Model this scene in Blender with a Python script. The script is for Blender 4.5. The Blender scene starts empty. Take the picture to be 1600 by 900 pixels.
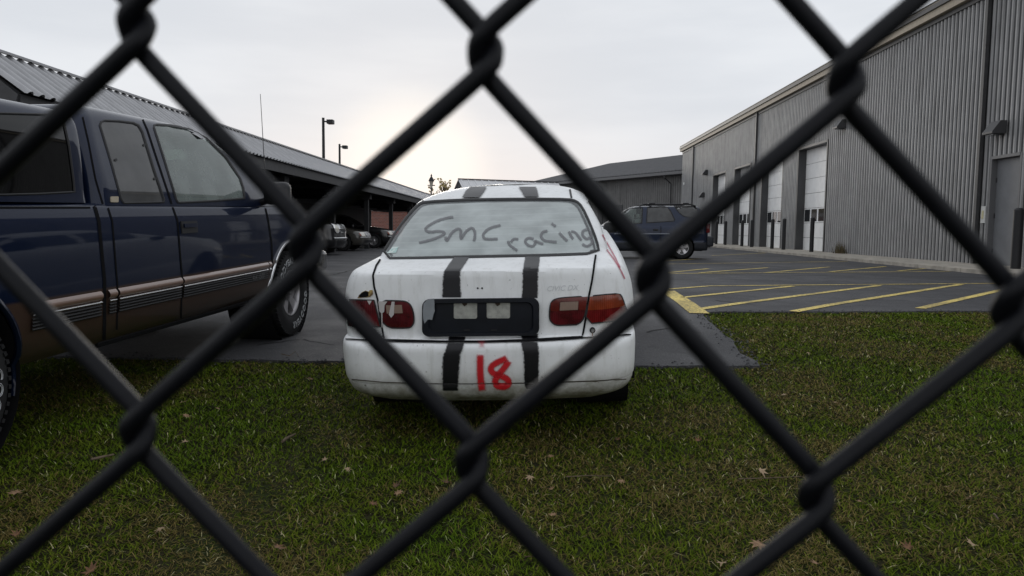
import bpy, bmesh, math, random
import numpy as np
from mathutils import Vector, Matrix, noise as mnoise
from mathutils.bvhtree import BVHTree
from mathutils.geometry import delaunay_2d_cdt, intersect_point_line

random.seed(7); rng = np.random.default_rng(7)
S = bpy.context.scene
COL = S.collection
R = math.radians

# ------------------------------------------------------------------ camera
FPX = 1150.0                      # focal length in pixels of a 1600 px wide frame
CAM = Vector((0, 0, .92))
_p, _y, _r = R(4.57), R(1.7), R(.6)
FW = Vector((-math.sin(_y) * math.cos(_p), math.cos(_y) * math.cos(_p), -math.sin(_p)))
_rt = FW.cross(Vector((0, 0, 1))).normalized(); _up = _rt.cross(FW)
RT = _rt * math.cos(_r) + _up * math.sin(_r)
UP = -_rt * math.sin(_r) + _up * math.cos(_r)
cd = bpy.data.cameras.new('camera'); cam = bpy.data.objects.new('camera', cd); COL.objects.link(cam)
cam.matrix_world = Matrix(((RT.x, UP.x, -FW.x, CAM.x), (RT.y, UP.y, -FW.y, CAM.y), (RT.z, UP.z, -FW.z, CAM.z), (0, 0, 0, 1)))
cd.sensor_width = 36; cd.lens = FPX / 1600 * 36; cd.clip_start = .01; cd.clip_end = 2000
cd.dof.use_dof = True; cd.dof.focus_distance = 6.0; cd.dof.aperture_fstop = 17
S.camera = cam
S.render.engine = 'CYCLES'; S.render.resolution_x = 1024; S.render.resolution_y = 576
S.cycles.use_denoising = True; S.cycles.max_bounces = 8; S.cycles.transparent_max_bounces = 12
S.view_settings.view_transform = 'Standard'; S.view_settings.look = 'None'
S.view_settings.exposure = 0; S.view_settings.gamma = 1

# ------------------------------------------------------------------ sky and sun (overcast, sun low behind the cloud)
SUN_AZ, SUN_EL = R(-9.5), R(4.5)
SUN_DIR = Vector((math.sin(SUN_AZ) * math.cos(SUN_EL), math.cos(SUN_AZ) * math.cos(SUN_EL), math.sin(SUN_EL)))
W = bpy.data.worlds.new('World'); S.world = W; W.use_nodes = True
nt = W.node_tree; nt.nodes.clear()
def N(t, ty, **kw):
    n = t.nodes.new(ty)
    for k, v in kw.items():
        if k in n.inputs.keys() if isinstance(k, str) else False: n.inputs[k].default_value = v
        else: setattr(n, k, v)
    return n
def math_n(t, op, a, b=None, clamp=False):
    n = t.nodes.new('ShaderNodeMath'); n.operation = op; n.use_clamp = clamp
    for i, v in enumerate((a, b)):
        if v is None: continue
        if isinstance(v, (int, float)): n.inputs[i].default_value = v
        else: t.links.new(v, n.inputs[i])
    return n.outputs[0]
def mixc(t, f, a, b, mode='MIX'):
    n = t.nodes.new('ShaderNodeMix'); n.data_type = 'RGBA'; n.blend_type = mode
    for s, v in ((n.inputs[0], f), (n.inputs[6], a), (n.inputs[7], b)):
        if isinstance(v, (int, float)): s.default_value = v
        elif isinstance(v, tuple): s.default_value = v if len(v) == 4 else v + (1,)
        else: t.links.new(v, s)
    return n.outputs[2]
def mapr(t, v, a, b, c=0, d=1):
    n = t.nodes.new('ShaderNodeMapRange'); n.interpolation_type = 'SMOOTHSTEP'
    t.links.new(v, n.inputs[0])
    for i, q in enumerate((a, b, c, d)): n.inputs[i + 1].default_value = q
    return n.outputs[0]
sky = nt.nodes.new('ShaderNodeTexSky'); sky.sky_type = 'NISHITA'; sky.sun_disc = False
sky.sun_elevation = SUN_EL; sky.sun_rotation = SUN_AZ; sky.dust_density = 3; sky.air_density = 1
tc = nt.nodes.new('ShaderNodeTexCoord')
vm = nt.nodes.new('ShaderNodeVectorMath'); vm.operation = 'DOT_PRODUCT'; nt.links.new(tc.outputs['Generated'], vm.inputs[0]); vm.inputs[1].default_value = SUN_DIR
sepw = nt.nodes.new('ShaderNodeSeparateXYZ'); nt.links.new(tc.outputs['Generated'], sepw.inputs[0])
mp = nt.nodes.new('ShaderNodeMapping'); mp.inputs['Scale'].default_value = (1.8, 1.8, 9.0); nt.links.new(tc.outputs['Generated'], mp.inputs[0])
nz = nt.nodes.new('ShaderNodeTexNoise'); nz.inputs['Scale'].default_value = 1.5; nz.inputs['Detail'].default_value = 5; nz.inputs['Roughness'].default_value = .5
nt.links.new(mp.outputs[0], nz.inputs[0])
cloud = mixc(nt, mapr(nt, nz.outputs[0], .3, .7), (7.2, 7.55, 8.1), (8.2, 8.5, 8.95))
low = mapr(nt, sepw.outputs[2], .0, .17, 1, 0)                               # cloud thins to a paler, faintly pink band at the horizon
cloud = mixc(nt, math_n(nt, 'MULTIPLY', low, .8), cloud, (8.75, 8.5, 8.55))
glow = math_n(nt, 'POWER', mapr(nt, vm.outputs['Value'], .992, 1.0), 1.2)
cloud = mixc(nt, glow, cloud, (10.0, 9.8, 9.5))
final = mixc(nt, .97, sky.outputs[0], cloud)
bg = nt.nodes.new('ShaderNodeBackground'); bg.inputs[1].default_value = .1; nt.links.new(final, bg.inputs[0])
wo = nt.nodes.new('ShaderNodeOutputWorld'); nt.links.new(bg.outputs[0], wo.inputs[0])
sl = bpy.data.lights.new('sun', 'SUN'); sl.energy = .5; sl.angle = R(14); sl.color = (1, .94, .85)
so = bpy.data.objects.new('sun', sl); COL.objects.link(so); so.rotation_euler = (-SUN_DIR).to_track_quat('-Z', 'Y').to_euler(); so.location = (0, 0, 30)

# ------------------------------------------------------------------ helpers
def ray(px, py): return FW + RT * ((px - 800) / FPX) - UP * ((py - 450) / FPX)
def to_px(P):
    q = P - CAM; d = q.dot(FW); return (800 + FPX * q.dot(RT) / d, 450 - FPX * q.dot(UP) / d)
def sstep(a, b, x):
    t = np.clip((x - a) / (b - a), 0, 1); return t * t * (3 - 2 * t)
def gz(x, y):
    """terrain: a lawn that rises from the fence to the level yard"""
    x = np.asarray(x, float); y = np.asarray(y, float)
    k = .12
    def smin(v): return np.where(v > k, 0, np.where(v < -k, v, -(k - v) ** 2 / (4 * k)))
    a = smin(np.maximum(-.51 + .065 * y, -.62)); b = smin(np.maximum(-.2775 + .025 * y, -.5))
    w = sstep(-1.0, -2.2, x); return a * (1 - w) + b * w
def on_ground(px, py, dz=0):
    d = ray(px, py); t = 3.0
    for _ in range(60):
        P = CAM + d * t; e = P.z - float(gz(P.x, P.y)) - dz; t += e / -d.z * .8
    return CAM + d * t

MATS = {}
def mat(name, col=(.5, .5, .5), rough=.5, metal=0, spec=.5, coat=0, vary=0, scale=8, bump=0, bscale=None, col2=None, alpha=1, dist=.004, detail=6, trans=0, ior=1.45):
    if name in MATS: return MATS[name]
    m = bpy.data.materials.new(name); m.use_nodes = True; t = m.node_tree; b = t.nodes['Principled BSDF']; MATS[name] = m
    b.inputs['Base Color'].default_value = tuple(col) + (1,); b.inputs['Roughness'].default_value = rough; b.inputs['Metallic'].default_value = metal
    b.inputs['Specular IOR Level'].default_value = spec; b.inputs['Coat Weight'].default_value = coat; b.inputs['Coat Roughness'].default_value = .05
    b.inputs['Alpha'].default_value = alpha; b.inputs['Transmission Weight'].default_value = trans; b.inputs['IOR'].default_value = ior
    tcn = t.nodes.new('ShaderNodeTexCoord')
    if vary or col2:
        n = N(t, 'ShaderNodeTexNoise', Scale=scale, Detail=detail, Roughness=.6); t.links.new(tcn.outputs['Object'], n.inputs[0])
        c2 = col2 or tuple(max(0, c * (1 - vary)) for c in col)
        t.links.new(mixc(t, mapr(t, n.outputs[0], .35, .65), tuple(col), tuple(c2)), b.inputs['Base Color'])
    if bump:
        n = N(t, 'ShaderNodeTexNoise', Scale=bscale or scale * 6, Detail=4); t.links.new(tcn.outputs['Object'], n.inputs[0])
        bp = N(t, 'ShaderNodeBump', Strength=bump, Distance=dist); t.links.new(n.outputs[0], bp.inputs['Height']); t.links.new(bp.outputs[0], b.inputs['Normal'])
    return m

def mesh_obj(name, V, F, m=None, parent=None, smooth=None, data=None):
    if data is None:
        data = bpy.data.meshes.new(name); data.from_pydata([tuple(v) for v in V], [], [tuple(f) for f in F]); data.validate()
        if m: data.materials.append(m)
        if smooth is not None:
            data.polygons.foreach_set('use_smooth', [True] * len(data.polygons))
            if smooth < 180: data.set_sharp_from_angle(angle=R(smooth))
        data.update()
    o = bpy.data.objects.new(name, data); COL.objects.link(o)
    if parent: o.parent = parent
    return o
def tag(o, label=None, cat=None, group=None, kind=None):
    for k, v in (('label', label), ('category', cat), ('group', group), ('kind', kind)):
        if v: o[k] = v
    return o
def thing(name, label, cat, M=None, group=None):
    o = bpy.data.objects.new(name, None); COL.objects.link(o); o.empty_display_size = .2
    if M is not None: o.matrix_world = M
    return tag(o, label, cat, group)
class MB:
    """collects boxes, tubes and prisms into one mesh"""
    def __init__(s): s.V = []; s.F = []
    def add(s, V, F):
        n = len(s.V); s.V += [tuple(v) for v in V]; s.F += [tuple(i + n for i in f) for f in F]; return s
    def box(s, a, b):
        x0, y0, z0 = a; x1, y1, z1 = b
        return s.add([(x0, y0, z0), (x1, y0, z0), (x1, y1, z0), (x0, y1, z0), (x0, y0, z1), (x1, y0, z1), (x1, y1, z1), (x0, y1, z1)],
                     [(0, 3, 2, 1), (4, 5, 6, 7), (0, 1, 5, 4), (1, 2, 6, 5), (2, 3, 7, 6), (3, 0, 4, 7)])
    def tube(s, pts, r, n=8, cap=True):
        pts = [Vector(p) for p in pts]; rr = r if hasattr(r, '__len__') else [r] * len(pts)
        up = None; V = []
        for i, p in enumerate(pts):
            t = (pts[min(i + 1, len(pts) - 1)] - pts[max(i - 1, 0)]).normalized()
            if up is None: up = t.orthogonal().normalized()
            up = (up - t * up.dot(t)).normalized(); sd = t.cross(up)
            V += [p + (up * math.cos(2 * math.pi * k / n) + sd * math.sin(2 * math.pi * k / n)) * rr[i] for k in range(n)]
        F = [(i * n + k, i * n + (k + 1) % n, (i + 1) * n + (k + 1) % n, (i + 1) * n + k) for i in range(len(pts) - 1) for k in range(n)]
        if cap: F += [tuple(range(n - 1, -1, -1)), tuple(range((len(pts) - 1) * n, len(pts) * n))]
        return s.add(V, F)
    def lathe(s, prof, n=32, axis='x', o=(0, 0, 0)):
        """prof: (along axis, radius)"""
        V = []
        for a, r in prof:
            for k in range(n):
                c, q = math.cos(2 * math.pi * k / n) * r, math.sin(2 * math.pi * k / n) * r
                v = (a, c, q) if axis == 'x' else (c, q, a)
                V.append((v[0] + o[0], v[1] + o[1], v[2] + o[2]))
        F = [(i * n + k, i * n + (k + 1) % n, (i + 1) * n + (k + 1) % n, (i + 1) * n + k) for i in range(len(prof) - 1) for k in range(n)]
        return s.add(V, F)
    def prism(s, poly, a, b, axis='y'):
        """extrude 2-D polygon from a to b along axis"""
        def P(u, v, w): return {'y': (u, w, v), 'x': (w, u, v), 'z': (u, v, w)}[axis]
        n = len(poly); V = [P(u, v, a) for u, v in poly] + [P(u, v, b) for u, v in poly]
        return s.add(V, [tuple(range(n)), tuple(range(2 * n - 1, n - 1, -1))] + [(i, i + n, (i + 1) % n + n, (i + 1) % n) for i in range(n)])
    def build(s, name, m, parent=None, smooth=None, bevel=0):
        o = mesh_obj(name, s.V, s.F, m, parent, None)
        bm = bmesh.new(); bm.from_mesh(o.data)
        bmesh.ops.recalc_face_normals(bm, faces=bm.faces)
        if bevel: bmesh.ops.bevel(bm, geom=list(bm.edges), offset=bevel, segments=2, profile=.7, affect='EDGES')
        bm.to_mesh(o.data); bm.free()
        if smooth is not None:
            o.data.polygons.foreach_set('use_smooth', [True] * len(o.data.polygons))
            if smooth < 180: o.data.set_sharp_from_angle(angle=R(smooth))
        return o
def rbox(name, c, size, m, parent, bevel=.03, seg=3, rot=None):
    bm = bmesh.new(); bmesh.ops.create_cube(bm, size=1)
    for v in bm.verts: v.co = Vector((v.co.x * size[0], v.co.y * size[1], v.co.z * size[2]))
    bmesh.ops.bevel(bm, geom=list(bm.edges), offset=bevel, segments=seg, profile=.5, affect='EDGES')
    if rot: bmesh.ops.rotate(bm, cent=(0, 0, 0), matrix=Matrix.Rotation(rot[1], 3, rot[0]), verts=bm.verts)
    bmesh.ops.translate(bm, vec=c, verts=bm.verts)
    me = bpy.data.meshes.new(name); bm.to_mesh(me); bm.free(); me.materials.append(m)
    me.polygons.foreach_set('use_smooth', [True] * len(me.polygons)); me.set_sharp_from_angle(angle=R(50))
    return mesh_obj(name, 0, 0, parent=parent, data=me)

def pip(poly, u, v):
    r = False; j = len(poly) - 1
    for i in range(len(poly)):
        x1, y1 = poly[i][0], poly[i][1]; x2, y2 = poly[j][0], poly[j][1]
        if (y1 > v) != (y2 > v) and u < (x2 - x1) * (v - y1) / (y2 - y1) + x1: r = not r
        j = i
    return r
def fill2d(pts, rings, eps=1e-7):
    """triangles of the first ring minus the others, through all given points"""
    E = []; R_ = []; k = 0
    for n in rings: E += [(k + i, k + (i + 1) % n) for i in range(n)]; R_.append([tuple(p) for p in pts[k:k + n]]); k += n
    r = delaunay_2d_cdt(pts, E, [], 0, eps); F = []
    for f in r[2]:
        c = (r[0][f[0]] + r[0][f[1]] + r[0][f[2]]) / 3
        if pip(R_[0], c.x, c.y) and not any(pip(h, c.x, c.y) for h in R_[1:]): F.append(tuple(f))
    return r[0], F
def chaikin(poly, n=2):
    for _ in range(n):
        out = []
        for i in range(len(poly)):
            a, b = Vector(poly[i]), Vector(poly[(i + 1) % len(poly)]); out += [tuple(a.lerp(b, .25)), tuple(a.lerp(b, .75))]
        poly = out
    return poly
# ---- lofted shells (vehicle bodies) and shapes laid onto them
def plan(yr, yf, hw, rr=.2, rf=.25, br=.02, bf=.1, tr=.03, tf=.06, n=(10, 8, 60, 8, 10)):
    """half outline seen from above, from the rear centre round the right side to the front centre"""
    yc = (yr + yf) / 2
    def xs(y):
        a = max(0, (yc - y) / (yc - yr)); b = max(0, (y - yc) / (yf - yc))
        return hw * (1 - tr * a ** 2.4 - tf * b ** 2.4)
    out = []
    xr = xs(yr + rr) - rr; xf = xs(yf - rf) - rf
    for i in range(n[0]): t = i / n[0]; out.append((xr * t, yr + br * t * t))
    for i in range(n[1]):
        a = math.pi / 2 * i / n[1]; c = math.sin(a) ** .9, 1 - math.cos(a) ** .9
        out.append((xr + rr * c[0], yr + br + rr * c[1]))
    ya, yb = yr + br + rr, yf - bf - rf
    for i in range(n[2]): y = ya + (yb - ya) * i / n[2]; out.append((xs(y), y))
    for i in range(n[3]):
        a = math.pi / 2 * i / n[3]; out.append((xf + rf * math.cos(a) ** .9, yb + rf * math.sin(a) ** .9))
    for i in range(n[4] + 1): t = 1 - i / n[4]; out.append((xf * t, yf - bf * t * t))
    return out
def pchip(T, Y, q):
    h = np.diff(T)[:, None]; d = np.diff(Y, axis=0) / h; m = np.zeros_like(Y)
    s = (d[1:] * d[:-1]) > 0; w1 = 2 * h[1:] + h[:-1]; w2 = h[1:] + 2 * h[:-1]
    with np.errstate(all='ignore'): m[1:-1] = np.where(s, (w1 + w2) / (w1 / d[:-1] + w2 / d[1:]), 0)
    m[0] = d[0]; m[-1] = d[-1]
    k = np.clip(np.searchsorted(T, q, 'right') - 1, 0, len(T) - 2); hh = (T[k + 1] - T[k])[:, None]; t = ((q - T[k])[:, None]) / hh
    return (2 * t ** 3 - 3 * t ** 2 + 1) * Y[k] + (t ** 3 - 2 * t ** 2 + t) * hh * m[k] + (-2 * t ** 3 + 3 * t ** 2) * Y[k + 1] + (t ** 3 - t ** 2) * hh * m[k + 1]
class Shell:
    def __init__(s, loops, Wm, step=.03, zf=None):
        """loops: (z, plan-arguments dict); Wm: world matrix of the thing"""
        s.W = Wm; s.Wi = Wm.inverted(); s.o = s.Wi @ CAM
        A = []
        for z, kw in loops:
            pts = plan(**kw); A.append([(x, y, z + (zf(x, y, z) if zf else 0)) for x, y in pts])
        A = np.array(A); T, n, _ = A.shape
        dist = np.linalg.norm(np.diff(A, axis=0), axis=2).max(1)
        knots = np.concatenate([[0], np.cumsum(np.maximum(dist, .004))])
        q = []; lt = []
        for i in range(T - 1):
            k = max(1, int(math.ceil(dist[i] / step)))
            q += [knots[i] + (knots[i + 1] - knots[i]) * j / k for j in range(k)]; lt += [i + j / k for j in range(k)]
        q.append(knots[-1]); lt.append(T - 1)
        B = pchip(knots, A.reshape(T, -1), np.array(q)).reshape(len(q), n, 3)
        s.M = 2 * n - 2; s.n = n
        full = np.concatenate([B, B[:, -2:0:-1] * np.array([-1, 1, 1])], 1)
        s.V = full.reshape(-1, 3).copy(); s.F = []; s.ft = []; s.fj = []
        for i in range(len(q) - 1):
            for j in range(s.M):
                s.F.append((i * s.M + j, i * s.M + (j + 1) % s.M, (i + 1) * s.M + (j + 1) % s.M, (i + 1) * s.M + j)); s.ft.append((lt[i] + lt[i + 1]) / 2); s.fj.append(j)
        L = (len(q) - 1) * s.M
        for base, fl in ((0, 1), (L, 0)):
            for j in range(n - 1):
                a, b = base + j, base + j + 1; c, d = base + (s.M - j - 1) % s.M, base + (s.M - j) % s.M
                f = [a, b, c, d]; f = list(dict.fromkeys(f))
                if len(f) >= 3: s.F.append(tuple(f if not fl else f[::-1])); s.ft.append(-1 if fl else T); s.fj.append(-1)
        s.ft = np.array(s.ft); s.fj = np.array(s.fj)
        s.bvh = BVHTree.FromPolygons([Vector(v) for v in s.V], s.F)
        s.C = np.array([s.V[list(f)].mean(0) for f in s.F]); s.keep = np.ones(len(s.F), bool)
    # projectors give a local ray for a 2-D coordinate
    def px(s, a, b): return s.o, (s.Wi.to_3x3() @ ray(a, b)).normalized()
    def side(s, y, z): return Vector((5, y, z)), Vector((-1, 0, 0))
    def lside(s, y, z): return Vector((-5, y, z)), Vector((1, 0, 0))
    def front(s, x, z): return Vector((x, 20, z)), Vector((0, -1, 0))
    def rear(s, x, z): return Vector((x, -20, z)), Vector((0, 1, 0))
    def top(s, x, y): return Vector((x, y, 9)), Vector((0, 0, -1))
    def hit(s, pr, a, b, off=0):
        o, d = pr(a, b); h = s.bvh.ray_cast(o, d)
        if h[0] is None: return None
        n = h[1] if h[1].dot(d) < 0 else -h[1]
        return h[0] + n * off, n
    def opening(s, poly, pr='px', mirror=True):
        """cut an opening whose outline is poly; the rim is moved onto the outline"""
        P = s.px if pr == 'px' else pr
        pts = [s.hit(P, a, b) for a, b in poly]; pts3 = [h[0] for h in pts if h]
        lo = np.min([tuple(p) for p in pts3], 0) - .06; hi = np.max([tuple(p) for p in pts3], 0) + .06
        def uv(c):
            if pr == 'px': return to_px(s.W @ Vector(c))
            if pr == s.side or pr == s.lside: return (c[1], c[2])
            return (c[0], c[2])
        inside = lambda u, v: pip(poly, u, v)
        dead = [i for i in range(len(s.F)) if s.keep[i] and np.all(s.C[i] > lo) and np.all(s.C[i] < hi) and inside(*uv(s.C[i]))]
        dv = {v for i in dead for v in s.F[i]}
        ds = set(dead); kv = set()
        for i in range(len(s.F)):
            if s.keep[i] and i not in ds and any(v in dv for v in s.F[i]): kv |= set(s.F[i])
        for v in dv & kv:
            u = Vector(uv(s.V[v])).to_2d(); best = None
            for i in range(len(poly)):
                a, b = Vector(poly[i]), Vector(poly[(i + 1) % len(poly)])
                q, t = intersect_point_line(u, a, b); q = a if t < 0 else b if t > 1 else q.to_2d()
                dd = (q.to_2d() - u).length
                if best is None or dd < best[0]: best = (dd, q)
            h = s.hit(P, best[1][0], best[1][1])
            if h and (h[0] - Vector(s.V[v])).length < .08:
                s.V[v] = h[0]
                if mirror:
                    r, j = divmod(v, s.M); s.V[r * s.M + (s.M - j) % s.M] = (-h[0].x, h[0].y, h[0].z)
        for i in dead:
            s.keep[i] = False
        if mirror:
            mk = {tuple(np.round(s.C[i] * [-1, 1, 1], 5)) for i in dead}
            for i in range(len(s.F)):
                if tuple(np.round(s.C[i], 5)) in mk: s.keep[i] = False
        return dead
    def cut(s, fn):
        idx = [i for i in range(len(s.F)) if s.keep[i] and fn(s.ft[i], *s.C[i])]
        s.keep[idx] = False; return idx
    def build(s, name, m, parent, idx=None, off=0, smooth=40):
        if idx is None: idx = np.nonzero(s.keep)[0]
        used = {}; V = []; F = []
        for i in idx:
            f = []
            for v in s.F[i]:
                if v not in used: used[v] = len(V); V.append(s.V[v])
                f.append(used[v])
            F.append(f)
        o = mesh_obj(name, V, F, m, parent, smooth)
        bm = bmesh.new(); bm.from_mesh(o.data); bmesh.ops.recalc_face_normals(bm, faces=bm.faces)
        if off:
            bm.normal_update()
            for v in bm.verts: v.co += v.normal * off
        bm.to_mesh(o.data); bm.free(); return o
    def ribbon(s, name, pts, hw, m, parent, pr='px', off=.003, step=4, cross=2, closed=False, mirror=False, lift=0, maxjump=.4, smoothline=False, ends=True, hcross=False):
        """a band along a 2-D line laid on the shell; attribute 'edge' runs 0 at the rim to 1 at the middle"""
        P = s.px if pr == 'px' else pr
        pts = [Vector(p) for p in pts]; hws = hw if hasattr(hw, '__len__') else [hw] * len(pts)
        if smoothline:
            q = []; hq = []
            for i in range(len(pts) - 1):
                p0, p1, p2, p3 = pts[max(i - 1, 0)], pts[i], pts[i + 1], pts[min(i + 2, len(pts) - 1)]
                for k in range(4):
                    t = k / 4; q.append(.5 * ((2 * p1) + (p2 - p0) * t + (2 * p0 - 5 * p1 + 4 * p2 - p3) * t * t + (3 * p1 - p0 - 3 * p2 + p3) * t ** 3)); hq.append(hws[i] * (1 - t) + hws[i + 1] * t)
            pts = q + [pts[-1]]; hws = hq + [hws[-1]]
        if closed: pts = pts + [pts[0]]; hws = list(hws) + [hws[0]]
        L = []; H = []
        for i in range(len(pts) - 1):
            k = max(1, int((pts[i + 1] - pts[i]).length / step))
            for j in range(k): L.append(pts[i].lerp(pts[i + 1], j / k)); H.append(hws[i] + (hws[i + 1] - hws[i]) * j / k)
        L.append(pts[-1]); H.append(hws[-1])
        V = []; E = []; ok = []; n = len(L)
        for i in range(n):
            if closed: a, b = L[(i - 1) % (n - 1)], L[(i + 1) % (n - 1)]
            else: a, b = L[max(i - 1, 0)], L[min(i + 1, n - 1)]
            d = (b - a).normalized() if (b - a).length > 1e-9 else Vector((1, 0)); nn = Vector((1, 0)) if hcross else Vector((-d.y, d.x))
            for c in range(cross + 1):
                v = c / cross * 2 - 1; q = L[i] + nn * H[i] * v; h = s.hit(P, q.x, q.y, off + lift * (1 - v * v))
                V.append(h[0] if h else Vector((0, 0, 0))); ok.append(h is not None)
                E.append((1 - abs(v)) if closed or not ends else min(1 - abs(v), min(i, n - 1 - i) * step / max(H[i], 1e-6)))
        F = []
        for i in range(n - 1):
            for c in range(cross):
                f = (i * (cross + 1) + c, i * (cross + 1) + c + 1, (i + 1) * (cross + 1) + c + 1, (i + 1) * (cross + 1) + c)
                if all(ok[k] for k in f) and max((V[f[k]] - V[f[k - 1]]).length for k in range(4)) < maxjump: F.append(f)
        return s._fin(name, V, F, m, parent, E, mirror)
    def _fin(s, name, V, F, m, parent, E=None, mirror=False, rim=0, nrm=None):
        d = 0
        for f in F[:40]:
            h = s.bvh.find_nearest(V[f[0]]); q = (V[f[1]] - V[f[0]]).cross(V[f[2]] - V[f[0]]); c = Vector((0, V[f[0]].y * .5 + .9, .5))
            out = h[1] if h[1].dot(V[f[0]] - c) > 0 else -h[1]
            d += q.normalized().dot(out)
        if d < 0: F = [tuple(f[::-1]) for f in F]
        if mirror:
            n = len(V); V = V + [Vector((-v.x, v.y, v.z)) for v in V]; F = F + [tuple(i + n for i in f[::-1]) for f in F]
            if E: E = E + E
        use = sorted({i for f in F for i in f}); mp_ = {v: k for k, v in enumerate(use)}
        V = [V[i] for i in use]; F = [tuple(mp_[i] for i in f) for f in F]; E = [E[i] for i in use] if E else None
        o = mesh_obj(name, V, F, m, parent, 28)
        if E:
            at = o.data.attributes.new('edge', 'FLOAT', 'POINT'); at.data.foreach_set('value', E)
        return o
    def patch(s, name, poly, m, parent, holes=(), pr='px', off=.004, grid=8, rim=0, mirror=False, jit=0):
        P = s.px if pr == 'px' else pr
        pts = []; rings = []
        def ring(pl):
            n0 = len(pts); out = []
            for i in range(len(pl)):
                a, b = Vector(pl[i]), Vector(pl[(i + 1) % len(pl)]); k = max(1, int((b - a).length / grid))
                for j in range(k): out.append(a.lerp(b, j / k) + (Vector((random.uniform(-jit, jit), random.uniform(-jit, jit))) if jit else Vector((0, 0))))
            pts.extend(out); rings.append(len(out))
        ring(poly)
        for h in holes: ring(h)
        nb = len(pts)
        xs = [p[0] for p in poly]; ys = [p[1] for p in poly]
        gx = np.arange(min(xs) + grid * .5, max(xs), grid); gy = np.arange(min(ys) + grid * .5, max(ys), grid)
        B = np.array([tuple(p) for p in pts])
        for a in gx:
            for b in gy:
                if np.min((B[:, 0] - a) ** 2 + (B[:, 1] - b) ** 2) > (grid * .45) ** 2: pts.append(Vector((a, b)))
        V2, F2 = fill2d(pts, rings)
        V = []; Nn = []; ok = []
        for v in V2:
            h = s.hit(P, v.x, v.y, off); ok.append(h is not None); V.append(h[0] if h else Vector((0, 0, 0))); Nn.append(h[1] if h else Vector((0, 0, 1)))
        F = [tuple(f) for f in F2 if all(ok[i] for i in f)]
        if rim:
            cnt = {}
            for f in F:
                for i in range(len(f)): e = (f[i], f[(i + 1) % len(f)]); cnt[tuple(sorted(e))] = cnt.get(tuple(sorted(e)), []) + [e]
            top = {}
            for k, es in cnt.items():
                if len(es) == 1:
                    for i in es[0]:
                        if i not in top: top[i] = len(V); V.append(V[i] - Nn[i] * rim)
                    a, b = es[0]; F.append((b, a, top[a], top[b]))
        return s._fin(name, V, F, m, parent, None, mirror)
def text_px(shell, name, txt, origin, size, m, parent, pr, slope=0, off=.004, shear=0):
    """flat lettering laid on a shell"""
    c = bpy.data.curves.new('t', 'FONT'); c.body = txt; c.size = size; c.shear = shear; o = bpy.data.objects.new('t', c); COL.objects.link(o)
    me = o.evaluated_get(bpy.context.evaluated_depsgraph_get()).to_mesh()
    V2 = [(v.co.x, v.co.y) for v in me.vertices]; F = [tuple(p.vertices) for p in me.polygons]; bpy.data.objects.remove(o)
    sg = -1 if pr == 'px' else 1; P = shell.px if pr == 'px' else pr
    V = []
    for x, y in V2:
        h = shell.hit(P, origin[0] + x, origin[1] + sg * y + slope * x, off); V.append(h[0] if h else Vector((0, 0, 0)))
    return mesh_obj(name, V, F, m, parent)
def pose(x, y, z, yaw, pitch, roll):
    cy, sy, cp, sp, cr, sr = math.cos(yaw), math.sin(yaw), math.cos(pitch), math.sin(pitch), math.cos(roll), math.sin(roll)
    Rm = Matrix(((cy, -sy, 0), (sy, cy, 0), (0, 0, 1))) @ Matrix(((1, 0, 0), (0, cp, -sp), (0, sp, cp))) @ Matrix(((cr, 0, sr), (0, 1, 0), (-sr, 0, cr)))
    M = Rm.to_4x4(); M.translation = (x, y, z); return M
# ================================================================== the setting
def ribbed(y0, y1, z0, z1, x=0, pitch=.2, depth=.04, sgn=-1, phase=0):
    """vertical ribbed metal sheet in the plane x, ribs towards sgn*x"""
    pr = [(y0, 0)]
    k = math.floor((y0 - phase) / pitch)
    while True:
        c = phase + (k + .5) * pitch; k += 1
        if c - .07 > y1: break
        for a, d in ((-.042, 0), (-.022, 1), (.022, 1), (.042, 0)):
            if y0 < c + a < y1: pr.append((c + a, d * depth))
    pr.append((y1, 0))
    V = [(x + sgn * d, y, z0) for y, d in pr] + [(x + sgn * d, y, z1) for y, d in pr]; n = len(pr)
    return V, [(i, i + 1, i + 1 + n, i + n) for i in range(n - 1)]

M_GROUND = mat('dirt', (.030, .028, .014), .95, spec=.1, vary=.5, scale=6, col2=(.020, .026, .008), bump=.6, bscale=60, dist=.02)
def m_asphalt():
    m = mat('asphalt', (.048, .048, .052), .78, spec=.35); t = m.node_tree; b = t.nodes['Principled BSDF']
    tcn = t.nodes['Texture Coordinate']
    def nse(sc, det=6):
        n = N(t, 'ShaderNodeTexNoise', Scale=sc, Detail=det, Roughness=.65); t.links.new(tcn.outputs['Object'], n.inputs[0]); return n.outputs[0]
    c = mixc(t, mapr(t, nse(.35), .35, .65), (.042, .042, .046), (.068, .067, .070))
    c = mixc(t, mapr(t, nse(2.2, 8), .52, .72), c, (.040, .040, .044))
    c = mixc(t, mapr(t, nse(70, 3), .56, .70), c, (.13, .13, .13))
    c = mixc(t, mapr(t, nse(45, 4), .58, .70), c, (.022, .022, .024))
    c = mixc(t, mapr(t, nse(.9, 3), .62, .70), c, (.032, .032, .035))
    t.links.new(c, b.inputs['Base Color'])
    bp = N(t, 'ShaderNodeBump', Strength=.7, Distance=.006); t.links.new(nse(110, 3), bp.inputs['Height']); t.links.new(bp.outputs[0], b.inputs['Normal'])
    t.links.new(mapr(t, nse(.8), .3, .7, .6, .85), b.inputs['Roughness'])
    return m
M_ASPH = m_asphalt()
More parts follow.
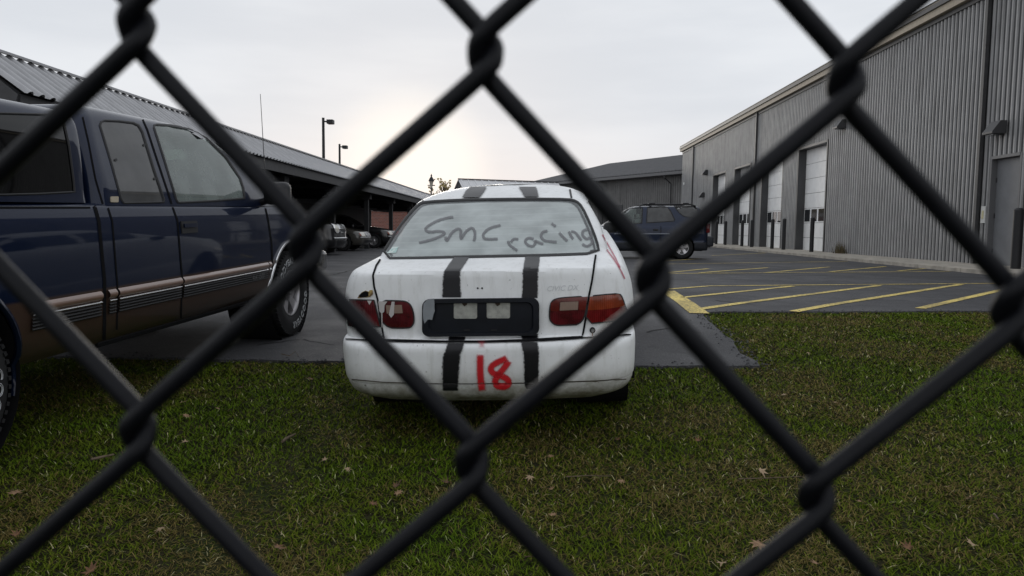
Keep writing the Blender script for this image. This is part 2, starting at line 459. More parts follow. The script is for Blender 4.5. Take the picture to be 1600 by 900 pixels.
# ground sheet out to the horizon
gx = np.concatenate([[-900, -400, -150, -60], np.arange(-30, 30.1, .5), [60, 150, 400, 900]]); gy = np.concatenate([[-60, -15, -4], np.arange(-1, 14.1, .4), [18, 25, 40, 80, 200, 500, 1200]])
V = [(x, y, float(gz(x, y)) - .02) for y in gy for x in gx]; n = len(gx)
tag(mesh_obj('ground', V, [(j * n + i, j * n + i + 1, (j + 1) * n + i + 1, (j + 1) * n + i) for j in range(len(gy) - 1) for i in range(n - 1)], M_GROUND, None, 180), kind='structure')
# asphalt yard: traced edge, then a sheet that follows the terrain
pA = on_ground(1000, 571); pB = on_ground(1190, 573); pC = on_ground(1098, 488); pD = on_ground(1560, 486); pE = on_ground(360, 562)
edge = [(-45, pE.y - .1), (-8, pE.y), (-5, pE.y + .05), (pE.x, pE.y), (pA.x, pA.y), (pB.x, pB.y), (pB.x + .02, (pB.y + pC.y) / 2 + .1), (pC.x, pC.y), (pD.x, pD.y), (10, pD.y + .35), (40, pD.y + 1.2)]
ring = []
for i in range(len(edge) - 1):
    a, b = Vector(edge[i]), Vector(edge[i + 1]); k = max(1, int((b - a).length / .12)) if max(abs(a.x), abs(b.x)) < 11 else 4
    for j in range(k):
        q = a.lerp(b, j / k); w = .065 if abs(q.x) < 10 else 0
        ring.append(q + Vector((mnoise.noise((q.x * 3, q.y * 3, 1)), mnoise.noise((q.x * 3, q.y * 3, 7)))) * w + Vector((mnoise.noise((q.x * 14, q.y * 14, 2)), mnoise.noise((q.x * 14, q.y * 14, 9)))) * w * .5)
ring += [Vector((40, edge[-1][1])), Vector((40, 140)), Vector((-45, 140))]
ASPH_EDGE = ring
pts = list(ring)
for y in np.concatenate([np.arange(5.9, 13, .5), [15, 20, 30, 60, 100]]):
    for x in np.concatenate([[-30, -20, -12], np.arange(-9, 9.1, .75), [12, 20, 30]]):
        if min((p.x - x) ** 2 + (p.y - y) ** 2 for p in ring) > .06: pts.append(Vector((x, y)))
r = fill2d(pts, [len(ring)])
AV = [(v.x, v.y, float(gz(v.x, v.y)) + .004) for v in r[0]]; AF = r[1]
nb = len(AV)
cnt = {}
for f in AF:
    for i in range(3): e = tuple(sorted((f[i], f[(i + 1) % 3]))); cnt[e] = cnt.get(e, 0) + 1
for (a, b), c in list(cnt.items()):
    if c == 1: k = len(AV); AV += [(AV[a][0], AV[a][1], AV[a][2] - .05), (AV[b][0], AV[b][1], AV[b][2] - .05)]; AF.append((a, b, k + 1, k))
asphalt = tag(mesh_obj('asphalt_yard', AV, AF, M_ASPH, None, 30), kind='structure')
V = []; F = []
for q in ring[:-3]:
    if abs(q.x) > 7: continue
    for _ in range(9):
        p = Vector((q.x + random.gauss(0, .07), q.y + random.gauss(0, .07))); r_ = random.uniform(.004, .016); z = float(gz(p.x, p.y)) + r_ * .3; k = len(V)
        V += [(p.x + r_ * random.uniform(.7, 1.2) * math.cos(a), p.y + r_ * random.uniform(.7, 1.2) * math.sin(a), z) for a in (0, 1.57, 3.14, 4.71)] + [(p.x, p.y, z + r_ * random.uniform(.5, 1)), (p.x, p.y, z - r_)]
        F += [(k, k + 1, k + 4), (k + 1, k + 2, k + 4), (k + 2, k + 3, k + 4), (k + 3, k, k + 4)]
tag(mesh_obj('asphalt_crumbs', V, F, M_ASPH), 'loose dark crumbs along the broken asphalt edge', 'gravel', kind='stuff')
def strip(name, p0, p1, w0, w1, m, parent, dz=.02, seg=.5, jit=0):
    a, b = Vector(p0).to_2d(), Vector(p1).to_2d(); L = (b - a).length; k = max(2, int(L / seg)); d = (b - a).normalized(); nn = Vector((-d.y, d.x)); V = []
    for i in range(k + 1):
        t = i / k; c = a.lerp(b, t) + nn * random.uniform(-jit, jit); w = (w0 + (w1 - w0) * t) / 2
        for s in (-1, 1): q = c + nn * w * s; V.append((q.x, q.y, float(gz(q.x, q.y)) + dz))
    return mesh_obj(name, V, [(2 * i, 2 * i + 1, 2 * i + 3, 2 * i + 2) for i in range(k)], m, parent)
def m_paint():
    m = mat('yellow_paint', (.80, .62, .17), .7); t = m.node_tree; b = t.nodes['Principled BSDF']; tcn = t.nodes['Texture Coordinate']
    n = N(t, 'ShaderNodeTexNoise', Scale=26, Detail=8, Roughness=.75); t.links.new(tcn.outputs['Object'], n.inputs[0])
    n2 = N(t, 'ShaderNodeTexNoise', Scale=1.3, Detail=3); t.links.new(tcn.outputs['Object'], n2.inputs[0])
    f = math_n(t, 'ADD', mapr(t, n.outputs[0], .47, .62), math_n(t, 'MULTIPLY', mapr(t, n2.outputs[0], .38, .68), .45), True)
    t.links.new(mixc(t, f, (.80, .62, .17), (.16, .13, .07)), b.inputs['Base Color']); return m
M_PAINT = m_paint()
c7 = lambda x, y: (x / 2.8125 + 1040, y / 2.8125 + 180)
lines = [((0, 762), (180, 748), .10), ((75, 797), (560, 748), .11), ((150, 847), (940, 745), .12), ((562, 858), (1300, 740), .12), ((1120, 845), (1500, 760), .12), ((8, 768), (150, 866), .22), ((180, 747), (1500, 736), .09),
         ((-40, 694), (190, 672), .10), ((150, 690), (450, 668), .10), ((440, 690), (720, 665), .10), ((720, 686), (965, 663), .10), ((1020, 682), (1140, 672), .10), ((-60, 694), (1250, 684), .09), ((10, 652), (800, 641), .09), ((200, 616), (440, 604), .09), ((-40, 640), (150, 630), .09), ((-100, 765), (10, 768), .1)]
for a, b, w in lines:
    P, Q = on_ground(*c7(*a), .02), on_ground(*c7(*b), .02); strip('painted_line', P, Q, w, w, M_PAINT, asphalt, dz=.0105, jit=.006)
M_CRACK = mat('crack_filler', (.012, .012, .014), .9)
for a, b, w in (((508, 433), (561, 420), .05), ((524, 452), (549, 452), .07), ((1010, 520), (1060, 512), .03), ((1060, 512), (1092, 522), .025), ((400, 540), (470, 532), .03), ((470, 532), (525, 540), .025), ((1120, 470), (1180, 478), .03), ((1330, 468), (1420, 470), .03)):
    P, Q = on_ground(*a), on_ground(*b); strip('crack', P, Q, w, w * .5, M_CRACK, asphalt, dz=.008, seg=.1, jit=.035)

# ---- bay building on the right
WX = 12.3
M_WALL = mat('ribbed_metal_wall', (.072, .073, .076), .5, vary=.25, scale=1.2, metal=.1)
M_RIB = mat('rib_lit_grey', (.36, .36, .36), .45, vary=.15, scale=1.5, metal=.1)  # pale ribs over dark flats: light and shade put into the wall colours
def streaks(m, amt=.35, sc=(2.2, 2.2, .12)):
    t = m.node_tree; b = t.nodes['Principled BSDF']; tcn = t.nodes['Texture Coordinate']; mpn = t.nodes.new('ShaderNodeMapping'); mpn.inputs['Scale'].default_value = sc; t.links.new(tcn.outputs['Object'], mpn.inputs[0])
    n = N(t, 'ShaderNodeTexNoise', Scale=3, Detail=5, Roughness=.6); t.links.new(mpn.outputs[0], n.inputs[0])
    src = b.inputs['Base Color'].links[0].from_socket; t.links.new(mixc(t, math_n(t, 'MULTIPLY', mapr(t, n.outputs[0], .45, .75), amt), src, (.06, .058, .055)), b.inputs['Base Color'])
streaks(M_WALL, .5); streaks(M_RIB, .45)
M_WALLD = mat('dark_metal_trim', (.06, .06, .062), .5, vary=.2)
M_TRIM = mat('beige_trim', (.42, .36, .27), .6, vary=.15)
M_WHITE = mat('door_white', (.90, .90, .89), .5, vary=.1, scale=2)
M_PANE = mat('dark_glass', (.02, .022, .025), .06, spec=.8)
M_CONC = mat('concrete', (.46, .42, .36), .9, vary=.35, scale=3, bump=.3, bscale=40)
M_BLACK = mat('black_metal', (.012, .012, .014), .5)
EAVE = 7.7; DH = 4.72; DW = 3.3; DOORS = [33.4, 38.9, 44.4, 49.9]; Y0, Y1 = 11.0, 62.5
bay = thing('bay_building', 'tall grey ribbed metal building with a row of white overhead doors', 'building', Matrix.Translation((WX, Y0, 0)))
def part(name, mb, m, parent, **k): return mb.build(name, m, parent, **k)
def bp(y): return y - Y0
segs = []; y = Y0
SD0, SD1, SDH = 19.2, 20.35, 2.93
opens = [(SD0, SD1, SDH)] + [(c - DW / 2, c + DW / 2, DH) for c in DOORS]
for a, b, h in opens: segs.append((y, a, 0)); segs.append((a, b, h)); y = b
segs.append((y, Y1, 0))
for a, b, z0 in segs:
    cuts = [a] + [q * .8 for q in range(int(a / .8) + 1, int(b / .8) + 1) if a + .15 < q * .8 < b - .15] + [b]
    for y0_, y1_ in zip(cuts[:-1], cuts[1:]):
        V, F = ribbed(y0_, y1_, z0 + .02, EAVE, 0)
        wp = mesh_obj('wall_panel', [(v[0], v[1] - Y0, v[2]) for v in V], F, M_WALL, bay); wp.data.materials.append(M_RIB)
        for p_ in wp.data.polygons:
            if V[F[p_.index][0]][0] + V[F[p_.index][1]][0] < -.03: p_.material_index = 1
mb = MB(); mb.prism([(.75, 0), (22, 0), (22, EAVE + .1), (12, EAVE + 1.2), (.75, EAVE - .1)], 0, bp(Y1) - .05); part('core_wall', mb, M_WALLD, bay)
mb = MB(); mb.prism([(-.28, EAVE + .02), (12, EAVE + 1.35), (24, EAVE + .0), (24, EAVE + .12), (12, EAVE + 1.5), (-.28, EAVE + .16)], -.2, bp(Y1) + .2); part('roof', mb, M_WALLD, bay)
mb = MB(); mb.box((-.22, -.2, EAVE - .2), (-.02, bp(Y1) + .2, EAVE + .22)); part('fascia', mb, M_TRIM, bay)
mb = MB(); mb.box((-.24, -.2, EAVE + .225), (-.05, bp(Y1) + .2, EAVE + .26)); part('fascia_cap', mb, M_WALLD, bay)
mb = MB(); mb.box((-.075, -.1, EAVE - .34), (-.041, bp(Y1), EAVE - .21)); part('soffit_strip', mb, M_WALLD, bay)
mb = MB(); mb.box((0, bp(Y1) - .03, 0), (12, bp(Y1), EAVE)); part('end_wall', mb, M_WALL, bay)
for yy in (20.85, 41.7, 58.0):
    mb = MB(); mb.box((-.14, bp(yy) - .06, 0.05), (-.041, bp(yy) + .06, EAVE - .21)); part('downspout', mb, M_WALLD if yy < 30 else M_WALL, bay)
for c in DOORS:
    a, b = bp(c - DW / 2), bp(c + DW / 2)
    fr = MB(); fr.box((-.045, a - .1, 0), (.44, a - .001, DH + .1)).box((-.045, b + .001, 0), (.44, b + .1, DH + .1)).box((-.05, a, DH), (.44, b, DH + .1)); fo = part('overhead_door', fr, M_WALL, bay)
    sh = DH / 7
    for i in range(7):
        mb = MB(); mb.box((.32, a, i * sh + .008), (.38, b, (i + 1) * sh - .008)); part('section', mb, M_WHITE, fo, bevel=.006)
        if i == 2:
            for q in range(4):
                w = (b - a) / 4; mb = MB(); mb.box((.305, a + q * w + .1, i * sh + .07), (.318, a + (q + 1) * w - .1, (i + 1) * sh - .06)); part('pane', mb, M_PANE, fo)
    mb = MB(); mb.box((.28, a + .5, .35), (.318, a + .56, .5)); part('handle', mb, M_BLACK, fo)
mb = MB(); mb.box((-.05, bp(SD0) - .07, 0), (.2, bp(SD0) - .001, SDH + .07)).box((-.05, bp(SD1) + .001, 0), (.2, bp(SD1) + .07, SDH + .07)).box((-.06, bp(SD0), SDH - .01), (.2, bp(SD1), SDH + .07)); sd = part('service_door', mb, mat('door_frame_grey', (.13, .13, .135), .5), bay)
mb = MB(); mb.box((.1, bp(SD0) + .005, .02), (.15, bp(SD1) - .005, SDH - .02)); part('door_leaf', mb, mat('door_leaf_grey', (.16, .165, .175), .45, vary=.12, scale=3), sd)
for z in (.4, 1.35, 2.3):
    mb = MB(); mb.tube([(.09, bp(SD1) - .02, z), (.09, bp(SD1) - .02, z + .13)], .014); part('hinge', mb, M_BLACK, sd)
mb = MB(); mb.box((-.06, bp(20.5), 1.22), (-.041, bp(20.69), 1.68)); sw = part('switch_plate', mb, mat('plate_white', (.6, .6, .58), .5), bay)
mb = MB(); mb.box((-.075, bp(20.56), 1.34), (-.061, bp(20.63), 1.56)); part('rocker', mb, mat('rocker_cream', (.55, .5, .3), .5), sw)
def wall_light(y, z):
    mb = MB(); mb.prism([(-.051, z), (-.051, z + .34), (-.22, z + .34), (-.42, z + .06), (-.42, z)], bp(y) - .22, bp(y) + .22); o = part('wall_light', mb, mat('lamp_housing', (.05, .05, .052), .45), bay, bevel=.01)
    mb = MB(); mb.box((-.36, bp(y) - .17, z - .03), (-.1, bp(y) + .17, z - .002)); part('lens', mb, M_PANE, o)
def at_wall(px, py):
    d = ray(px, py); t = (WX - CAM.x) / d.x; return CAM + d * t
for px_, py_ in ((1106, 271), (1101, 306), (1321, 197), (1568, 204)):
    P = at_wall(px_, py_); wall_light(P.y, P.z - .1)
P = at_wall(1070, 287); mb = MB(); mb.box((-.12, bp(P.y) - .12, P.z - .1), (-.041, bp(P.y) + .12, P.z + .1)); part('flood_light', mb, M_WHITE, bay, bevel=.02)
# screws are too small; apron slabs
ya = 8.0; ap = None
apron = tag(mesh_obj('concrete_apron', [(10.25, 8, -.05), (WX + .4, 8, -.05), (WX + .4, 60, -.05), (10.25, 60, -.05)], [(0, 1, 2, 3)], M_CONC), kind='structure')
for i in range(27):
    mb = MB(); mb.box((10.25, 8 + i * 2.0 + .01, -.06), (WX + .45, 10 + i * 2.0 - .01, .10)); o = mb.build('slab', M_CONC, apron, bevel=.012); o['kind'] = 'structure'
for i, (px_, bot, top_) in enumerate(((1119, 381, 344), (1133, 382, 344), (1159, 384.5, 342), (1174, 385.5, 341), (1206, 388.5, 338.5), (1224, 390, 338), (1267.6, 393.5, 335), (1586.5, 420, 320))):
    d = ray(px_, bot); t = (.10 - CAM.z) / d.z; P = CAM + d * t
    X = min(max(P.x, 10.7), 11.6); d2 = ray(px_, top_); t2 = X / d2.x; top3 = CAM + d2 * t2; Pb = CAM + d * (X / d.x)
    Yb = Pb.y; H = min(1.45, top3.z)
    b = thing('bollard', 'black steel bollard standing beside the grey service door' if i == 7 else 'black bollard before the %s overhead door from the service door%s' % (('fourth', 'fourth', 'third', 'third', 'second', 'second', 'first')[i], '' if i == 6 else (', far side', ', near side')[i % 2]), 'bollard', Matrix.Translation((X, Yb, .10)), 'bollards along the bay building')
    rr = .085 if i < 7 else .11
    MB().lathe([(0, .0), (0, rr), (H - .09, rr), (H - .06, rr)], 20, 'z').build('post', M_BLACK, b, 60)
    MB().lathe([(H - .06, rr + .006), (H - .03, rr * .9), (H, rr * .45), (H + .005, 0)], 20, 'z').build('cap', M_BLACK, b, 60)

# ---- long building behind, seen end-on past the bay building
M_WALLF = mat('grey_sheet_wall', (.17, .168, .165), .55, vary=.2, scale=1.2)
M_ROOFD = mat('dark_shingle', (.075, .075, .08), .85, vary=.3, scale=3, bump=.4, bscale=12)
E0 = Vector((13.0, 64, 0)); ax = Vector((-.52, .854, 0)); nx = Vector((.854, .52, 0))
MF = Matrix((( ax.x, nx.x, 0, E0.x), (ax.y, nx.y, 0, E0.y), (0, 0, 1, 0), (0, 0, 0, 1)))
far = thing('far_building', 'long grey building with a dark hipped roof behind the parked blue SUV', 'building', MF)
ez, rz = 6.15, 8.8; s0, s1 = -12, 29
mesh_obj('roof', [(s0, 0, ez), (s1 + 1, 0, ez), (s1 - 6, 9, rz), (s0, 9, rz), (s0, 18, ez), (s1 + 1, 18, ez)], [(0, 1, 2, 3), (1, 5, 2), (3, 2, 5, 4)], M_ROOFD, far)
for i in range(44):
    a = s0 + (s1 - s0) * i / 44; b = s0 + (s1 - s0) * (i + 1) / 44
    V, F = ribbed(a, b, 0, ez - .25, 0, pitch=.3, depth=.04); mesh_obj('wall_panel', [(v[1], v[0] + 1.0, v[2]) for v in V], F, M_WALLF, far)
mb = MB(); mb.box((s1, 1.0, 0), (s1 + .1, 17, ez - .2)); part('end_wall', mb, M_WALLF, far)
mb = MB(); mb.box((s0, -.02, ez - .28), (s1 + 1, .12, ez - .03)); part('gutter', mb, mat('gutter_grey', (.16, .16, .165), .5), far)
mb = MB(); mb.box((s0, .12, ez - .3), (s1 + 1, 1.1, ez - .24)); part('soffit', mb, mat('soffit_grey', (.2, .2, .2), .7), far)
for s_ in (13.2, 3.0):
    mb = MB(); mb.tube([(s_, .1, ez - .2), (s_, .1, ez - .5), (s_, .85, ez - 1.0), (s_, .9, .1)], .06); part('downspout', mb, M_WALLD, far)
for i in range(90):
    a = s0 + i * .45; mb = MB(); mb.box((a, -.01, ez + .02), (a + .2, .14, ez + .09)); part('snow_guard', mb, mat('gutter_grey'), far)
mb = MB(); mb.box((10, .9, 0), (14, .98, 3.4)); part('garage_door', mb, M_WALLD, far)

# ---- carport on the left
CX, CR, CB, CZ, CRZ, CY0, CY1 = -6.8, -7.71, -12.8, 2.68, 3.34, 9.7, 66.0
M_SEAM = mat('ribbed_roof_metal', (.38, .38, .39), .36, metal=.3, vary=.2, scale=1.5)
M_UNDER = mat('carport_steel', (.022, .022, .024), .6, vary=.3)
M_FASC = mat('fascia_grey', (.055, .055, .058), .55, vary=.2)
cp_ = thing('carport', 'long carport with a steep dark ribbed metal roof edge over parked cars', 'carport', Matrix.Translation((CX, CY0, 0)))
PW_ = .69; prf = [(0, 0)]
for i in range(3):
    for q, d in ((-.062, 0), (-.038, .03), (-.014, .042), (.014, .042), (.038, .03), (.062, 0)): prf.append(((i + .5) * .23 + q, d))
prf.append((PW_ - .003, 0)); n = len(prf)
L = math.hypot(CX - CR, CRZ - CZ); ux, uz = (CR - CX) / L, (CRZ - CZ) / L; nxx, nzz = uz, -ux
me = bpy.data.meshes.new('roof_panel'); me.from_pydata([(ux * t_ + nxx * d, y, CZ + uz * t_ + nzz * d) for t_ in (-.05, L) for y, d in prf], [], [(i, i + 1, i + 1 + n, i + n) for i in range(n - 1)]); me.materials.append(M_SEAM)
np_ = int((CY1 - CY0) / PW_)
for i in range(np_): o = mesh_obj('roof_panel', 0, 0, parent=cp_, data=me); o.location = (0, i * PW_, 0)
LY = np_ * PW_; RX = CR - CX
mb = MB(); mb.prism([(RX + .10, CRZ + .015), (RX + .10, CRZ + .05), (RX - .1, CRZ + .10), (RX - .1, CRZ + .06)], -.03, LY + .03); part('ridge_cap', mb, M_SEAM, cp_)
mb = MB(); mb.prism([(-.06, CZ - .02), (RX - .02, CRZ - .04), (CB - CX, CRZ - .16), (CB - CX, CZ - .1), (-.3, CZ - .12)], .06, LY - .06); part('ceiling', mb, M_UNDER, cp_)
mb = MB(); mb.box((-.12, .05, CZ - .30), (-.05, LY - .05, CZ - .035)); part('eave_beam', mb, M_FASC, cp_)
mb = MB(); mb.box((CB - CX, 0, CZ - .42), (CB - CX + .1, LY, CZ - .06)); part('back_beam', mb, M_FASC, cp_)
for y_ in (.0, LY - .05):
    mb = MB(); mb.prism([(-.13, CZ - .3), (-.05, CZ - .05), (RX, CRZ - .03), (CB - CX, CRZ - .16), (CB - CX, CZ - .3)], y_, y_ + .045); part('gable_panel', mb, M_FASC, cp_)
mb = MB(); mb.box((CB - CX - .1, 0, 0), (CB - CX, LY - 8, CZ - .06)); part('back_wall', mb, M_UNDER, cp_)
mb = MB(); mb.box((CB - CX, .5, 0), (-.9, .6, CZ - .1)); part('end_screen', mb, M_UNDER, cp_)
for i in range(11):
    yy = .55 + i * 5.45
    mb = MB(); mb.box((-.62, yy - .09, 0), (-.44, yy + .09, CZ - .3)); p_ = part('post', mb, M_UNDER, cp_)
    mb = MB(); mb.box((-.72, yy - .2, CZ - .52), (-.34, yy + .2, CZ - .33)); part('bracket', mb, M_UNDER, p_)
    mb = MB(); mb.box((CB - CX + .1, yy - .09, CZ - .32), (-.13, yy + .09, CZ - .125)); part('cross_beam', mb, M_UNDER, cp_)

# ---- small shelter roof beyond the white car
a = R(68); MS = Matrix(((math.sin(a), math.cos(a), 0, -6.35), (math.cos(a), -math.sin(a), 0, 61), (0, 0, 1, 0), (0, 0, 0, 1)))
sh_ = thing('shelter', 'small open shelter with a ribbed gable roof between carport and far building', 'shelter', MS)
AZ, EZ, HW2, SL = 4.95, 4.0, 1.6, 9.0
for sg in (-1, 1):
    for i in range(15):
        V = []; pr = [(0, 0), (.16, 0), (.18, .07), (.26, .07), (.28, 0), (.596, 0)]
        for q in (0, 1):
            for y_, d in pr: V.append((i * .6 + y_, sg * HW2 * (1.1 if q == 0 else 0), (EZ - .09 if q == 0 else AZ) + d))
        mesh_obj('roof_panel', V, [(k, k + 1, k + 7, k + 6) for k in range(5)], mat('pale_seam_roof', (.62, .62, .63), .5), sh_)
mb = MB(); mb.prism([(-HW2, EZ - .05), (0, AZ - .05), (HW2, EZ - .05)], .1, .2, 'x'); part('gable', mb, M_UNDER, sh_)
mb = MB(); mb.box((0, -.08, AZ + .01), (SL, .08, AZ + .1)); part('ridge_cap', mb, M_WALLD, sh_)
for i in range(4):
    for sg in (-1, 1): mb = MB(); mb.box((.4 + i * 2.7, sg * 1.4 - .08, 0), (.56 + i * 2.7, sg * 1.4 + .08, EZ + .12)); part('post', mb, M_UNDER, sh_)

# ---- brick building past the end of the carport
def m_brick():
    m = mat('red_brick', (.24, .09, .06), .85); t = m.node_tree; b = t.nodes['Principled BSDF']; tcn = t.nodes['Texture Coordinate']
    mpn = t.nodes.new('ShaderNodeMapping'); mpn.inputs['Rotation'].default_value = (R(90), 0, 0); t.links.new(tcn.outputs['Object'], mpn.inputs[0])
    bt = N(t, 'ShaderNodeTexBrick', Scale=1.6); bt.inputs['Color1'].default_value = (.27, .09, .06, 1); bt.inputs['Color2'].default_value = (.17, .06, .045, 1); bt.inputs['Mortar'].default_value = (.3, .27, .25, 1)
    t.links.new(mpn.outputs[0], bt.inputs[0]); t.links.new(bt.outputs[0], b.inputs['Base Color']); return m
br = thing('brick_building', 'low red brick building past the end of the carport', 'building', Matrix.Translation((-14, 80, 0)))
mb = MB(); mb.box((-14, 0, 0), (6, 9, 2.75)); part('wall', mb, m_brick(), br)
mb = MB(); mb.box((-14.2, -.2, 2.75), (6.2, 9.2, 3.15)); part('parapet', mb, mat('parapet_pale', (.5, .47, .43), .7), br)

# ---- lamp posts
def yard_lamp(px_, py_top, Y, label):
    d = ray(px_, py_top); P = CAM + d * (Y / d.y); z = P.z
    t_ = thing('yard_lamp', label, 'lamp post', Matrix.Translation((P.x, P.y, 0)), 'yard lamps behind the carport')
    MB().tube([(0, 0, 0), (0, 0, z)], [.11, .08]).build('pole', M_BLACK, t_, 60)
    mb = MB(); mb.box((0, -.04, z - .26), (.25, .04, z - .18)); part('arm', mb, M_BLACK, t_)
    mb = MB(); mb.box((.25, -.22, z - .36), (.62, .22, z - .12)); h = part('lamp_head', mb, M_BLACK, t_, bevel=.02)
    mb = MB(); mb.box((.29, -.17, z - .375), (.58, .17, z - .362)); part('lens', mb, M_PANE, h)
yard_lamp(505, 184, 44, 'tall black yard lamp standing highest above the carport roof'); yard_lamp(530.5, 225, 58, 'black yard lamp showing lower above the carport roof, farther along it')
d = ray(674, 271); P = CAM + d * (72 / d.y)
ol = thing('ornate_lamp', 'old fashioned lantern lamp post in front of a bare tree', 'lamp post', Matrix.Translation((P.x, P.y, 0)))
z = P.z; M_OL = mat('lamp_grey', (.12, .11, .10), .6)
MB().lathe([(0, .2), (.5, .18), (.6, .09), (z - 1.5, .07), (z - 1.5, .16), (z - 1.38, .16)], 12, 'z').build('post', M_OL, ol, 50)
MB().tube([(-.36, 0, z - 1.15), (.36, 0, z - 1.15)], .05).build('cross_arm', M_OL, ol)
MB().lathe([(z - 1.38, .1), (z - 1.1, .14), (z - .75, .22)], 10, 'z').build('lantern_glass', mat('frosted', (.45, .42, .36), .4), ol, 50)
MB().lathe([(z - .75, .3), (z - .5, .2), (z - .3, .06), (z - .2, .09), (z - .1, .04), (z, .0)], 10, 'z').build('lantern_cap', M_BLACK, ol, 50)

# ---- bare trees beyond
def bare_tree(x, y, H, label, seed, leaves=0, spread=.5):
    rs = random.Random(seed); t_ = thing('bare_tree', label, 'tree', Matrix.Translation((x, y, 0)), 'trees beyond the carport')
    tr = MB(); cr = MB(); tips = []
    def grow(p, d, l, r, lev):
        q = p + d * l; mid = p.lerp(q, .5) + Vector((rs.uniform(-1, 1), rs.uniform(-1, 1), 0)) * l * .06
        (tr if lev < 2 else cr).tube([p, mid, q], [r, r * .8, r * .62], 6 if lev < 2 else 4, False)
        if lev >= 3: tips.append(q)
        if lev == 5: return
        for i in range(3 if lev < 4 else 2):
            a = rs.uniform(0, 6.28); w = rs.uniform(.25, .6) * (1 + spread)
            dd = (d + Vector((math.cos(a) * w, math.sin(a) * w, rs.uniform(0, .35)))).normalized(); grow(p.lerp(q, rs.uniform(.65, 1)), dd, l * rs.uniform(.6, .8), r * .62, lev + 1)
    grow(Vector((0, 0, 0)), Vector((0, 0, 1)), H * .3, H * .024, 0)
    tr.build('trunk', mat('bark', (.10, .08, .06), .9, vary=.3), t_, 60); cr.build('crown', mat('twig_bark', (.13, .10, .07), .9), t_, 60)
    if leaves:
        V = []; F = []
        for _ in range(leaves):
            p = rs.choice(tips) + Vector((rs.gauss(0, .25), rs.gauss(0, .25), rs.gauss(0, .25))); a = Vector((rs.gauss(0, 1), rs.gauss(0, 1), rs.gauss(0, 1))).normalized() * .17; b = a.orthogonal() * .9
            n0 = len(V); V += [p - a, p + b, p + a, p - b]; F.append((n0, n0 + 1, n0 + 2, n0 + 3))
        o = mesh_obj('young_leaves', V, F, mat('spring_leaf', (.34, .27, .12), .7), t_); o['kind'] = 'stuff'
bare_tree(-12.3, 92, 8.8, 'tall thin bare tree behind the lantern lamp post', 3, 120, .1)
bare_tree(-10.4, 95, 6.4, 'smaller budding tree beside the tall bare tree', 5, 700, .5)
bare_tree(-13.6, 96, 5.6, 'low budding tree next to the lantern lamp post', 8, 700, .6)
bare_tree(-18.5, 97, 6.0, 'budding tree showing over the red brick building', 11, 1100, .7)
